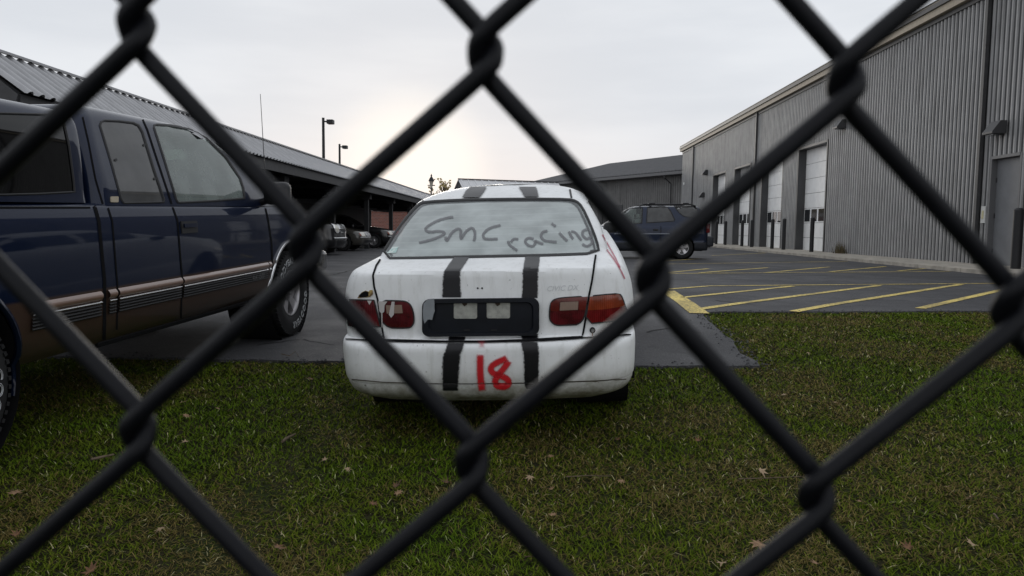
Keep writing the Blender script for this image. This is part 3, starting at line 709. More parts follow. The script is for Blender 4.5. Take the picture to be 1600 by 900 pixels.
# ================================================================== vehicles
M_TYRE = mat('tyre_rubber', (.018, .018, .019), .8, spec=.3, vary=.3, scale=20)
M_RUBBER = mat('black_rubber', (.012, .012, .013), .6)
M_ALLOY = mat('alloy', (0.564, .55, .56), .3, metal=.9)
M_STEEL = mat('dull_steel', (.22, .22, .22), .5, metal=.7)
M_CHROME = mat('chrome', (.75, .75, .76), .12, metal=1)
M_SEAMD = mat('panel_gap', (.008, .008, .009), .9, spec=.1)
M_UNDERB = mat('underbody', (.012, .012, .013), .9, spec=.1)
def wheel(parent, c, r, w, side, rim='plain', rr=None, letters=None, spin=0):
    """wheel > tyre, rim; axis along x, outward to side"""
    rr = rr or r * .62; h = w / 2
    o = MB().lathe([(-h * .5, .02), (-h * .5, rr * .8), (h * .3, rr * .8), (h * .3, .02)], 24).build('wheel', M_STEEL, parent, 40)
    o.location = c; o.rotation_euler = (spin, 0, 0) if side > 0 else (spin, 0, math.pi)
    n = 64
    prof = [(-h * .75, rr * .97), (-h * .95, rr * 1.08), (-h * 1.02, (rr + r) / 2), (-h * .92, r * .965), (-h * .7, r)]
    for k in (-.4, -.1, .2, .5): prof += [(h * (k - .13), r), (h * (k - .1), r * .985), (h * (k), r * .985), (h * (k + .03), r)]
    prof += [(h * .7, r), (h * .92, r * .965), (h * 1.02, (rr + r) / 2), (h * .95, rr * 1.08), (h * .75, rr * .97)]
    ty = MB().lathe(prof, n); bl = 60 if letters else 0
    for i in range(bl):
        a = 2 * math.pi * i / bl; q = Matrix.Rotation(a, 3, 'X')
        for s_ in (-1, 1):
            bx = [q @ Vector((s_ * (h * .82) + dx, dy, r * .955 + dz)) for dx, dy, dz in ((-.02, -.010, 0), (.02, -.010, 0), (.02, .010, 0), (-.02, .010, 0), (-.02, -.010, r * .045), (.02, -.010, r * .045), (.02, .010, r * .045), (-.02, .010, r * .045))]
            ty.add(bx, [(4, 5, 6, 7), (0, 1, 5, 4), (1, 2, 6, 5), (2, 3, 7, 6), (3, 0, 4, 7)])
    t_ = ty.build('tyre', M_TYRE, o, 50)
    rm = MB()
    rm.lathe([(h * .8, rr), (h * .86, rr * .985), (h * .84, rr * .94), (h * .6, rr * .90), (-h * .3, rr * .86)], 40)
    if rim == 'five':
        for i in range(5):
            a = 2 * math.pi * i / 5; q = Matrix.Rotation(a, 3, 'X'); s0, s1 = rr * .15, rr * .25
            pts = [(h * .62, -s0, rr * .2), (h * .62, s0, rr * .2), (h * .72, s1, rr * .92), (h * .72, -s1, rr * .92), (h * .35, -s0, rr * .2), (h * .35, s0, rr * .2), (h * .45, s1 * .8, rr * .92), (h * .45, -s1 * .8, rr * .92)]
            rm.add([q @ Vector(p) for p in pts], [(0, 1, 2, 3), (4, 7, 6, 5), (0, 3, 7, 4), (1, 5, 6, 2), (2, 6, 7, 3), (0, 4, 5, 1)])
        rm.lathe([(h * .4, rr * .34), (h * .72, rr * .34), (h * .8, rr * .28), (h * .8, rr * .2), (h * .95, rr * .18), (h * .97, 0.001)], 24)
    else:
        rm.lathe([(h * .5, rr * .88), (h * .62, rr * .6), (h * .7, rr * .3), (h * .72, .001)], 32)
    rm.build('rim', M_ALLOY if rim == 'five' else M_STEEL, o, 35)
    if letters:
        cu = bpy.data.curves.new('t', 'FONT'); cu.body = letters; cu.size = .085; cu.fill_mode = 'NONE'; cu.bevel_depth = .0022; cu.bevel_resolution = 0; cu.space_character = 1.12; cu.resolution_u = 3
        ob = bpy.data.objects.new('t', cu); COL.objects.link(ob); me = ob.evaluated_get(bpy.context.evaluated_depsgraph_get()).to_mesh()
        V0 = [v.co.copy() for v in me.vertices]; F0 = [tuple(p.vertices) for p in me.polygons]; bpy.data.objects.remove(ob)
        wmx = max(v.x for v in V0); rc = (rr + r) / 2 - .028; mb = MB()
        for base in (0, math.pi):
            V = []
            for v in V0:
                a = base - (v.x - wmx / 2) / (rc + .03); q = rc + v.y
                V.append((h * 1.0 + .006 - abs(q - (rr + r) / 2) * .12 + v.z, -math.sin(a) * q if side > 0 else -math.sin(a) * q, math.cos(a) * q))
            mb.add(V, F0)
        mb.build('lettering', mat('white_letter', (.45, .46, .47), .7), t_)
    return o

def spray(name, col, rough=.35, a0=.05, a1=.55, nsc=60, op=1.0, spec=.5):
    """sprayed paint: opaque in the middle of a band, fading unevenly at its rim"""
    m = mat(name, col, rough, spec=spec); t = m.node_tree; b = t.nodes['Principled BSDF']; tcn = t.nodes['Texture Coordinate']
    at = t.nodes.new('ShaderNodeAttribute'); at.attribute_name = 'edge'
    n = N(t, 'ShaderNodeTexNoise', Scale=nsc, Detail=4); t.links.new(tcn.outputs['Object'], n.inputs[0])
    e = math_n(t, 'ADD', at.outputs['Fac'], math_n(t, 'MULTIPLY', math_n(t, 'SUBTRACT', n.outputs[0], .5), .35))
    t.links.new(mapr(t, e, a0, a1, 0, op), b.inputs['Alpha']); return m
def dusty_glass(name, tint, film, op, rough=.03, lines=False):
    m = bpy.data.materials.new(name); m.use_nodes = True; t = m.node_tree; t.nodes.clear(); out = t.nodes.new('ShaderNodeOutputMaterial')
    tr = t.nodes.new('ShaderNodeBsdfTransparent'); tr.inputs[0].default_value = tint + (1,)
    df = t.nodes.new('ShaderNodeBsdfDiffuse'); df.inputs[0].default_value = film + (1,)
    gl = t.nodes.new('ShaderNodeBsdfGlossy'); gl.inputs['Roughness'].default_value = rough
    fr = t.nodes.new('ShaderNodeFresnel'); fr.inputs[0].default_value = 1.5
    m1 = t.nodes.new('ShaderNodeMixShader'); m2 = t.nodes.new('ShaderNodeMixShader')
    tcn = t.nodes.new('ShaderNodeTexCoord'); n = N(t, 'ShaderNodeTexNoise', Scale=5, Detail=6); t.links.new(tcn.outputs['Object'], n.inputs[0])
    f = mapr(t, n.outputs[0], .3, .7, op * .8, op * 1.15)
    if lines:
        wv = N(t, 'ShaderNodeTexWave', Scale=9); wv.bands_direction = 'Z'; t.links.new(tcn.outputs['Object'], wv.inputs[0])
        f = math_n(t, 'ADD', f, mapr(t, wv.outputs['Fac'], .93, 1.0, 0, .05), True)
    t.links.new(f, m1.inputs[0]); t.links.new(tr.outputs[0], m1.inputs[1]); t.links.new(df.outputs[0], m1.inputs[2])
    t.links.new(fr.outputs[0], m2.inputs[0]); t.links.new(m1.outputs[0], m2.inputs[1]); t.links.new(gl.outputs[0], m2.inputs[2]); t.links.new(m2.outputs[0], out.inputs[0])
    return m
def car_paint(name, col, dirt=None, dirt_z=(.2, .5), rough=.32, coat=1.0, vary=.12, spec=.5):
    m = mat(name, col, rough, coat=coat, spec=spec); t = m.node_tree; b = t.nodes['Principled BSDF']; tcn = t.nodes['Texture Coordinate']
    n = N(t, 'ShaderNodeTexNoise', Scale=3.5, Detail=8, Roughness=.6); t.links.new(tcn.outputs['Object'], n.inputs[0])
    c = mixc(t, mapr(t, n.outputs[0], .4, .75), tuple(col), tuple(v * (1 - vary) for v in col))
    if dirt:
        sp = t.nodes.new('ShaderNodeSeparateXYZ'); t.links.new(tcn.outputs['Object'], sp.inputs[0])
        n2 = N(t, 'ShaderNodeTexNoise', Scale=16, Detail=8, Roughness=.7); t.links.new(tcn.outputs['Object'], n2.inputs[0])
        f = math_n(t, 'MULTIPLY', mapr(t, sp.outputs[2], dirt_z[0], dirt_z[1], 1, 0), mapr(t, n2.outputs[0], .2, .7, .35, 1))
        c = mixc(t, f, c, dirt)
        f2 = math_n(t, 'MULTIPLY', mapr(t, n2.outputs[0], .56, .8), .3); c = mixc(t, f2, c, tuple(v * 1.6 for v in dirt))
    t.links.new(c, b.inputs['Base Color']); return m

# ---- white sedan ------------------------------------------------------------
CW = pose(-.245, 3.91, -.268, R(-2.43), R(4.5), R(-2.2))
civ = thing('white_sedan', 'battered white sedan with black racing stripes and sprayed number 18', 'car', CW)
def czf(x, y, z): return -.26 * float(sstep(2.9, 4.3, y)) * float(sstep(.5, .95, z)) if z < 1.0 else 0
def cl(yr, hw, rr=.24, br=.03, yf=4.38, rf=.3, bf=.12, tr=.05, tf=.07): return dict(yr=yr, yf=yf, hw=hw + .014, rr=rr, rf=rf, br=br, bf=bf, tr=tr, tf=tf)
loops = [(.22, cl(.16, .72)), (.275, cl(.06, .80)), (.30, cl(.035, .815)), (.352, cl(.014, .83)), (.358, cl(.020, .828)), (.364, cl(.006, .835)), (.45, cl(.0, .842)), (.535, cl(.002, .845)), (.565, cl(.010, .845)), (.582, cl(.035, .842)), (.590, cl(.085, .84)),
         (.60, cl(.092, .84, .23)), (.70, cl(.098, .845, .22)), (.80, cl(.108, .84, .21)), (.88, cl(.120, .825, .2)), (.930, cl(.128, .802, .2)), (.946, cl(.133, .79, .2)), (.953, cl(.143, .782, .2)), (.957, cl(.160, .775, .2)), (.969, cl(.28, .745, .19)), (.985, cl(.50, .715, .17))]
def gl_(yr, yf, hw, rr=.17): return dict(yr=yr, yf=yf, hw=hw, rr=rr, rf=.2, br=.05, bf=.12, tr=.04, tf=.06)
nb_ = len(loops)
loops += [(.990, gl_(.525, 3.30, 0.726)), (1.09, gl_(.72, 3.05, 0.699)), (1.19, gl_(.94, 2.78, 0.654)), (1.265, gl_(1.13, 2.58, 0.614)), (1.295, gl_(1.22, 2.5, 0.592, .17)), (1.318, gl_(1.31, 2.44, .55, .2)), (1.345, gl_(1.45, 2.35, .48, .22)), (1.368, gl_(1.62, 2.25, .36, .2)), (1.383, gl_(1.78, 2.15, .2, .1)), (1.388, gl_(1.9, 2.08, .08, .04))]
cs = Shell(loops, CW, step=.022, zf=czf)
M_WP = car_paint('white_car_paint', (.86, .87, .87), (.17, .155, .10), (.24, .50), rough=.5, coat=.12, spec=.4)
def weather(m):
    t = m.node_tree; b = t.nodes['Principled BSDF']; tcn = t.nodes['Texture Coordinate']
    n = N(t, 'ShaderNodeTexNoise', Scale=4.5, Detail=2); t.links.new(tcn.outputs['Object'], n.inputs[0]); bpn = N(t, 'ShaderNodeBump', Strength=.35, Distance=.02); t.links.new(n.outputs[0], bpn.inputs['Height']); t.links.new(bpn.outputs[0], b.inputs['Normal'])
    mpn = t.nodes.new('ShaderNodeMapping'); mpn.inputs['Scale'].default_value = (9, 9, .8); t.links.new(tcn.outputs['Object'], mpn.inputs[0])
    n2 = N(t, 'ShaderNodeTexNoise', Scale=3, Detail=7, Roughness=.65); t.links.new(mpn.outputs[0], n2.inputs[0]); n3 = N(t, 'ShaderNodeTexNoise', Scale=55, Detail=3); t.links.new(tcn.outputs['Object'], n3.inputs[0])
    src = b.inputs['Base Color'].links[0].from_socket; c = mixc(t, math_n(t, 'MULTIPLY', mapr(t, n2.outputs[0], .48, .78), .30), src, (.36, .35, .30)); c = mixc(t, math_n(t, 'MULTIPLY', mapr(t, n3.outputs[0], .70, .76), .7), c, (.10, .09, .07)); t.links.new(c, b.inputs['Base Color'])
weather(M_WP)
z4 = lambda x, y: (x / 3.261 + 520, y / 3.261 + 270)
k1 = lambda x, y: (x / 5 + 640, y / 5 + 320)
k3 = lambda x, y: (x / 6.92 + 680, y / 6.92 + 500)
k4 = lambda x, y: (x / 9 + 540, y / 9 + 440)
k5 = lambda x, y: (x / 4.286 + 840, y / 4.286 + 430)
win = chaikin([z4(*p) for p in ((240, 438), (330, 290), (400, 200), (440, 160), (470, 150), (640, 140), (850, 136), (1050, 135), (1200, 137), (1240, 145), (1270, 175), (1310, 260), (1345, 350), (1358, 412), (1100, 422), (800, 428), (450, 436))], 1)
cs.opening(win, mirror=False)
# side windows, windscreen
wsc = cs.cut(lambda t, x, y, z: nb_ + .2 < t < nb_ + 3.2 and abs(x) < .52 and y > 2.3)
sdw = [cs.cut(lambda t, x, y, z, s=s, a=a, b=b: nb_ + .25 < t < nb_ + 2.9 and x * s > .45 and a < y < b) for s in (-1, 1) for a, b in ((1.25, 1.82), (1.92, 2.60))]
# wheel arches
for yy in (.975, 3.595): cs.cut(lambda t, x, y, z: (y - yy) ** 2 + (z - .30) ** 2 < .335 ** 2 and abs(x) > .55 and z < .66 and t > .5)
bump = cs.cut(lambda t, x, y, z: -.5 < t < 9.5 and y < .62)
fbump = cs.cut(lambda t, x, y, z: -.5 < t < 8.5 and y > 3.9)
cs.build('bumper', M_WP, civ, bump); cs.build('front_bumper', M_WP, civ, fbump)
body = cs.build('body', M_WP, civ)
M_CGL = dusty_glass('dusty_glass', (.72, .82, .78), (.80, .87, .86), .47, lines=True)
M_SGL = dusty_glass('side_glass', (.75, .84, .80), (.4, .45, .44), .12)
rw = cs.patch('rear_window', win, M_CGL, civ, grid=9, off=-.001)
cs.build('windscreen', M_SGL, civ, wsc)
for i in sdw: cs.build('side_window', M_SGL, civ, i)
cs.ribbon('window_gasket', win, 1.9, M_RUBBER, civ, closed=True, off=.004, step=5, cross=4, lift=.006)
cs.ribbon('frit_band', [Vector(p).lerp(Vector((764, 366)), .035) for p in win], 2.2, spray('frit', (.07, .075, .08), .3, .0, .4, op=.8), rw, closed=True, off=.0012, step=5)
# roof drip channels
for pts in ([(659, 315), (668, 306), (678, 299)], [(893, 310), (891, 300), (889.5, 292.5)]): cs.ribbon('roof_channel', pts, 1.5, M_RUBBER, civ, off=.003, step=3)
# trunk lid
lid = [z4(*p) for p in ((243, 447), (222, 480), (207, 525), (213, 580), (231, 645), (247, 750), (265, 858), (560, 866), (760, 866), (1000, 858), (1270, 842), (1288, 740), (1305, 622), (1318, 560), (1340, 424), (1100, 432), (800, 438), (450, 445))]
lo = cs.patch('trunk_lid', lid, M_WP, civ, grid=4.5, off=.005, rim=.012)
cs.ribbon('lid_gap', lid[:15], 1.5, M_SEAMD, civ, off=.0085, step=3)
cs.ribbon('bumper_gap', [(541, 531), (580, 533.5), (601, 534.5), (700, 536), (760, 536), (850, 533.5), (909, 529.5), (950, 527), (985, 524)], .9, M_SEAMD, civ, off=.007, step=5, maxjump=.1)
M_CRE = mat('crease_brown', (.10, .09, .07), .9)  # brown line laid along the bumper crease
cs.ribbon('bumper_crease', [(545, 592), (600, 597), (690, 599.5), (770, 600), (850, 598.5), (930, 596), (978, 592)], .8, M_CRE, civ, off=.003, step=5)
# bumper underside lip
# tail lights
M_RED = mat('red_lens', (.16, .006, .008), .12, coat=.8, vary=.5, scale=14)
M_DRED = mat('dark_red_lens', (.11, .007, .012), .12, coat=.8, vary=.5, scale=14)
M_AMB = mat('amber_lens', (.26, .038, .010), .12, coat=.8, vary=.35, scale=14)
M_CLR = mat('clear_lens', (.27, .19, .15), .15, coat=.8)
for m_ in (M_RED, M_DRED, M_AMB, M_CLR):
    t = m_.node_tree; tcn = t.nodes['Texture Coordinate']; wv = N(t, 'ShaderNodeTexWave', Scale=28); wv.bands_direction = 'X'; t.links.new(tcn.outputs['Object'], wv.inputs[0]); bpn = N(t, 'ShaderNodeBump', Strength=.5, Distance=.003); t.links.new(wv.outputs['Fac'], bpn.inputs['Height']); t.links.new(bpn.outputs[0], t.nodes['Principled BSDF'].inputs['Normal'])
ri = [k5(*p) for p in ((80, 215), (92, 175), (125, 155), (200, 147), (338, 140), (306, 327), (180, 333), (120, 334), (88, 310), (78, 280))]
ro = [k5(*p) for p in ((348, 139), (450, 129), (540, 122), (560, 150), (590, 245), (592, 262), (560, 296), (500, 308), (314, 324))]
ri, ro, win_s = chaikin(ri, 2), chaikin(ro, 1), win
tl = cs.patch('tail_light', ri, M_DRED, civ, grid=6, off=.011, rim=.014); cs.ribbon('lamp_seal', ri, 1.0, M_RUBBER, tl, closed=True, off=.0115, step=3)
cs.patch('reversing_lens', [k5(*p) for p in ((150, 180), (272, 174), (268, 230), (147, 236))], M_CLR, tl, grid=4, off=.0135)
cs.patch('reflector_band', [k5(*p) for p in ((88, 186), (128, 158), (200, 150), (334, 143), (318, 232), (274, 232), (276, 172), (145, 177), (140, 240), (86, 240))], mat('orange_red_lens', (.13, .012, .008), .12, coat=.8, vary=.3, scale=14), tl, grid=4, off=.0125)
tl = cs.patch('tail_light', ro, M_RED, civ, grid=6, off=.011, rim=.014); cs.ribbon('lamp_seal', ro, 1.0, M_RUBBER, tl, closed=True, off=.0115, step=3)
cs.patch('turn_lens', [k5(*p) for p in ((349, 143), (450, 133), (538, 127), (556, 155), (573, 205), (450, 226), (334, 234))], M_AMB, tl, grid=4, off=.013)
li = [k4(*p) for p in ((455, 262), (780, 268), (860, 278), (920, 320), (955, 400), (972, 500), (968, 580), (930, 635), (880, 650), (530, 645))]
lo_ = [k4(*p) for p in ((95, 252), (410, 260), (500, 632), (380, 628), (240, 560), (80, 400), (78, 300))]
lo_ = [(549, 468), (585.5, 469), (595.6, 510.2), (582, 510), (562, 510), (547, 508), (546, 490)]
li = chaikin(li, 2)
tl = cs.patch('tail_light', li, M_DRED, civ, grid=6, off=.011, rim=.014); cs.ribbon('lamp_seal', li, 1.0, M_RUBBER, tl, closed=True, off=.0115, step=3)
cs.patch('reversing_lens', [k4(*p) for p in ((575, 330), (800, 325), (815, 440), (590, 445))], M_CLR, tl, grid=4, off=.0135)
M_DRIP = mat('white_overspray', (.50, .47, .46), .5)
cs.patch('paint_drip', [k4(*p) for p in ((470, 275), (600, 277), (560, 330), (555, 420), (530, 440), (530, 640), (518, 640), (515, 440), (490, 420))], M_DRIP, tl, grid=3, off=.0145)
cs.patch('paint_drip', [k4(*p) for p in ((660, 280), (700, 280), (690, 460), (652, 505), (620, 460))], M_DRIP, tl, grid=3, off=.0145)
tl = cs.patch('tail_light', lo_, M_DRED, civ, grid=6, off=.011, rim=.014); cs.ribbon('lamp_seal', lo_, 1.0, M_RUBBER, tl, closed=True, off=.0115, step=3)
cs.patch('paint_drip', [k4(*p) for p in ((315, 265), (380, 266), (347, 325))], M_DRIP, tl, grid=3, off=.0145)
# plate recess
def rrect(x0, y0, x1, y1, r, n=5):
    out = []
    for cx, cy, a0 in ((x1 - r, y1 - r, 0), (x0 + r, y1 - r, 90), (x0 + r, y0 + r, 180), (x1 - r, y0 + r, 270)):
        for i in range(n + 1): a = R(a0 + 90 * i / n); out.append((cx + r * math.cos(a), cy + r * math.sin(a)))
    return out
gar = rrect(661.5, 466, 842.5, 524.5, 12); gar = [(x, y - (x - 752) * .012) for x, y in gar]
garI = [(752 + (x - 752) * .90, 496 + (y - 495.5) * .80) for x, y in gar]
M_GAR = mat('dark_blue_plastic', (.007, .009, .014), .5, spec=.3, vary=.3)
sq = [rrect(709.5, 471.5, 746, 497.5, 3, 3), rrect(760.7, 471, 797.2, 497, 3, 3)]
g = cs.patch('plate_surround', gar, M_GAR, civ, holes=[garI], grid=5, off=.03, rim=.028)
g2 = cs.patch('plate_panel', garI, M_GAR, g, holes=sq, grid=6, off=.012)
for a, b in zip(gar, garI): pass
# sloping inner walls of the surround
V = []; F = []
for (a, b), (c, d) in zip(gar, garI):
    c1, d1 = 752 + (c - 752) * 1.0, d
    h1 = cs.hit(cs.px, c1, d1, .03); h2 = cs.hit(cs.px, 752 + (c - 752) * .97, 496 + (d - 496) * .95, .0125); V += [h1[0], h2[0]]
nn_ = len(gar); F = [(2 * i, 2 * ((i + 1) % nn_), 2 * ((i + 1) % nn_) + 1, 2 * i + 1) for i in range(nn_)]
mesh_obj('surround_wall', V, F, M_GAR, g, 40)
M_PLB = mat('dull_white_plate', (.42, .42, .38), .6, vary=.3, scale=30)
for i, q in enumerate(sq):
    b_ = cs.patch('plate_backing', q, M_PLB, g2, grid=5, off=.010); x0 = q[0][0]
    cs.patch('clip', [(x0 - 24, 471.5), (x0 - 15, 471.3), (x0 - 16, 476), (x0 - 20, 478.5), (x0 - 23, 475)], mat('rust_dark', (.05, .035, .025), .9), b_, grid=3, off=.0125)
cs.patch('peeled_paint', [z4(*p) for p in ((466, 700), (470, 665), (490, 643), (523, 640), (527, 700), (512, 745), (490, 745), (475, 765), (468, 740))], mat('peel_grey', (.26, .28, .30), .5, vary=.2), g, grid=3, off=.0325, jit=.4)
for x in (730, 772): cs.patch('light_tab', [(x - 4, 513.5), (x + 5, 513.2), (x + 5, 516), (x - 4, 516.3)], M_BLACK, g2, grid=2, off=.02)
# trunk lock, badge holes, ghost lettering
P5 = k5(367, 368); cs.patch('lock_ring', [(P5[0] + 4.6 * math.cos(i * .524), P5[1] + 5 * math.sin(i * .524)) for i in range(12)], M_RUBBER, civ, grid=3, off=.009, rim=.006)
cs.patch('lock_barrel', [(P5[0] + 2.4 * math.cos(i * .524), P5[1] + 2.7 * math.sin(i * .524)) for i in range(12)], M_STEEL, civ, grid=3, off=.013, rim=.004)
cs.patch('rust_streak', [(P5[0] - 1, P5[1] + 5), (P5[0] + 1.4, P5[1] + 5), (P5[0] + .6, P5[1] + 10), (P5[0] - .6, P5[1] + 10)], mat('rust', (.24, .12, .04), .9), civ, grid=3, off=.003)
for x in (746.7, 753.5): cs.patch('badge_hole', [(x + 1.5 * math.cos(i * .785), 450.3 + 1.5 * math.sin(i * .785)) for i in range(8)], M_SEAMD, lo, grid=3, off=.0075)
text_px(cs, 'badge_ghost', 'CIVIC DX', (853.5, 455), 11.5, mat('ghost_grey', (.60, .61, .62), .6), lo, 'px', slope=-.04, off=.0075, shear=.3)
# rust hole over the lamp
cs.patch('rust_hole', [k4(*p) for p in ((175, 235), (195, 190), (240, 150), (285, 125), (330, 140), (345, 120), (385, 118), (392, 175), (350, 215), (300, 222), (240, 225))], mat('rust_rim', (.16, .10, .05), .95, col2=(.45, .33, .12), scale=60), civ, grid=2, off=.0065, jit=.25)
cs.patch('hole_dark', [k4(*p) for p in ((200, 218), (205, 190), (245, 152), (285, 132), (325, 148), (330, 200), (300, 215), (240, 220))], M_SEAMD, civ, grid=2, off=.0078, jit=.2)
# racing stripes
M_STR = spray_coat = spray('stripe_black', (.006, .006, .008), .4, .0, .22, 90, spec=.45); _b = M_STR.node_tree.nodes['Principled BSDF']; _b.inputs['Sheen Weight'].default_value = .8; _b.inputs['Sheen Roughness'].default_value = .12
def stripe(rows, parent):
    L = [((a + b) / 2, y) for a, b, y in rows]; hw = [(b - a) / 2 * 1.08 for a, b, y in rows]
    cs.ribbon('racing_stripe', L, hw, M_STR, parent, off=.0085, step=2.5, cross=10, ends=False, hcross=True)
stripe([(734, 761, 293.4), (727, 757, 300), (722, 750, 310)], civ); stripe([(810, 838, 293.4), (815, 840, 300), (819, 842, 309)], civ)
stripe([(709, 733.5, 404), (694, 719.5, 425.5), (693, 719.5, 428), (692, 720, 445), (691.5, 721, 464.5)], lo)
stripe([(820.5, 844, 403), (817, 841.5, 424), (816.5, 841, 428), (816, 840.5, 450), (815.5, 840.5, 465.5)], lo)
stripe([(702, 728, 525.8), (700, 727, 533.5)], lo); stripe([(814, 841, 521), (815, 841, 531.5)], lo)
stripe([(699, 726, 538), (696, 722, 549), (693.5, 719.5, 553), (691.5, 719.3, 560), (691.5, 717.5, 581), (691.7, 716.5, 596), (692, 716, 609)], civ)
stripe([(814, 840.5, 536), (817, 842, 549), (818, 842.5, 553), (818.5, 842, 560), (818.7, 842, 581), (819, 841, 600), (822, 838, 606)], civ)
# number 18 and dot
M_RSP = spray('red_spray', (.55, .010, .018), .5, .0, .62, 120)
cs.ribbon('number_one', [k3(*p) for p in ((490, 362), (488, 420), (488, 540), (492, 620), (500, 690), (512, 770))], 7.4, M_RSP, civ, off=.009, step=1.5, cross=8, smoothline=True)
cs.ribbon('number_eight', [k3(*p) for p in ((785, 400), (740, 425), (680, 450), (620, 490), (603, 535), (640, 575), (720, 600), (780, 635), (795, 675), (770, 705), (715, 712), (665, 697), (650, 655), (675, 600), (725, 540), (775, 475), (800, 430))], 6.8, M_RSP, civ, off=.0095, step=1.5, cross=8, smoothline=True)
cs.ribbon('red_dot', [k3(*p) for p in ((455, 276), (505, 272), (555, 276))], 6.5, spray('red_mist', (.55, .02, .05), .5, .05, 1.5, 60, .8), civ, off=.009, step=1.5, cross=6)
# finger-thick grey lettering on the glass: Smc racing
M_GSP = spray('grey_spray', (.15, .15, .16), .4, .0, .55, 70, .72)
for st in ([(345, 95), (250, 115), (165, 155), (125, 188), (150, 213), (230, 208), (272, 220), (250, 243), (170, 275), (70, 300)],
           [(280, 245), (291, 283), (330, 222), (375, 190), (400, 205), (402, 268), (440, 212), (485, 183), (508, 210), (510, 250), (502, 292)],
           [(715, 160), (640, 180), (595, 208), (575, 245), (600, 270), (692, 268)], [(768, 278), (785, 318), (845, 362)], [(788, 300), (815, 270), (855, 272)],
           [(975, 272), (930, 262), (903, 285), (922, 315), (962, 325), (982, 300), (972, 276)], [(982, 282), (1005, 295), (1050, 310)],
           [(1082, 205), (1042, 215), (1027, 250), (1052, 280), (1100, 288), (1155, 294)], [(1165, 215), (1200, 255), (1237, 290)], [(1103, 145), (1148, 175)],
           [(1243, 205), (1258, 240), (1280, 275)], [(1258, 212), (1295, 220), (1345, 285)], [(1395, 192), (1358, 205), (1352, 240), (1385, 268), (1418, 245), (1408, 200)], [(1415, 262), (1425, 300), (1385, 325), (1345, 306)]):
    cs.ribbon('letter_stroke', [k1(*p) for p in st], 2.9, M_GSP, rw, off=.002, step=1.2, cross=6, smoothline=True)
cs.patch('sticker', [z4(*p) for p in ((275, 412), (305, 378), (335, 377), (322, 408))], mat('teal_sticker', (.35, .55, .52), .5, col2=(.7, .75, .72), scale=40), rw, grid=3, off=.002)
# red sprayed marks on the flank and pillar
for pts in ([(940, 366), (947, 378), (953, 388.6), (962, 405), (969, 420)], [(947, 389.5), (960, 407), (970, 424), (976, 437)], [(607, 378), (613, 370), (622, 360)]):
    cs.ribbon('red_mark', pts, 1.7 if pts[0][0] > 700 else 3.5, spray('red_mark', (.42, .015, .06), .5, .0, .8, 40, .7), civ, off=.004, step=2, cross=4)
# dents
for yy, ss in ((.975, 1), (.975, -1), (3.595, 1), (3.595, -1)):
    mb = MB(); a = [(ss * .845, yy + .335 * math.cos(t), .30 + .335 * math.sin(t)) for t in np.linspace(-.3, math.pi + .3, 30)]
    mb.tube(a, .012, 6); mb.build('arch_lip', M_UNDERB, civ, 60)
    MB().lathe([(ss * .82, .335), (ss * .5, .345), (ss * .45, .1)], 28, 'x', (0, yy, .30)).build('wheel_well', M_UNDERB, civ, 60)
    wheel(civ, (ss * .735, yy, .290 if yy < 2 else .262), .290, .185, ss)
mb = MB(); mb.box((-.58, .5, .17), (.6, 4.0, .26)); mb.build('floor_pan', M_UNDERB, civ)
mb = MB(); mb.box((-.50, .30, .18), (.50, .5, .25)); mb.build('valance', M_UNDERB, civ)
mb = MB(); mb.tube([(-.42, .30, .215), (-.42, .7, .215)], .028); mb.build('exhaust_pipe', M_STEEL, civ)
# interior
M_SEAT = mat('grey_cloth', (.26, .28, .27), .9, vary=.2, scale=12); M_SHELF = mat('pale_trim', (.34, .36, .35), .9)
rbox('parcel_shelf', (0, .80, .90), (1.22, .42, .05), M_SHELF, civ, .015)
rbox('rear_seat', (-.33, 1.03, .80), (.58, .14, .46), M_SEAT, civ, .06); rbox('rear_seat', (.33, 1.03, .80), (.58, .14, .46), M_SEAT, civ, .06)
for s_ in (-1, 1):
    st = rbox('front_seat', (s_ * .35, 1.95, .78), (.46, .14, .62), M_SEAT, civ, .06, rot=None); rbox('headrest', (s_ * .35, 1.93, 1.15), (.26, .1, .15), M_SEAT, st, .045)
rbox('dashboard', (0, 2.85, .86), (1.2, .35, .2), mat('dark_dash', (.05, .052, .055), .8), civ, .06)
mb = MB(); mb.tube([(-.35 + .18 * math.cos(t), 2.55 + .05 * math.sin(t), .95 + .17 * math.sin(t)) for t in np.linspace(0, 2 * math.pi, 24)], .015, 6); mb.build('steering_wheel', M_RUBBER, civ, 60)
rbox('inside_mirror', (0, 2.45, 1.22), (.22, .03, .06), M_RUBBER, civ, .015)
for s_ in (-1, 1): rbox('door_mirror', (s_ * .84, 2.72, .97), (.13, .09, .09), M_BLACK, civ, .035)
mb = MB(); mb.box((-.52, .30, .60), (.52, .34, .86)); mb.build('boot_bulkhead', M_UNDERB, civ)
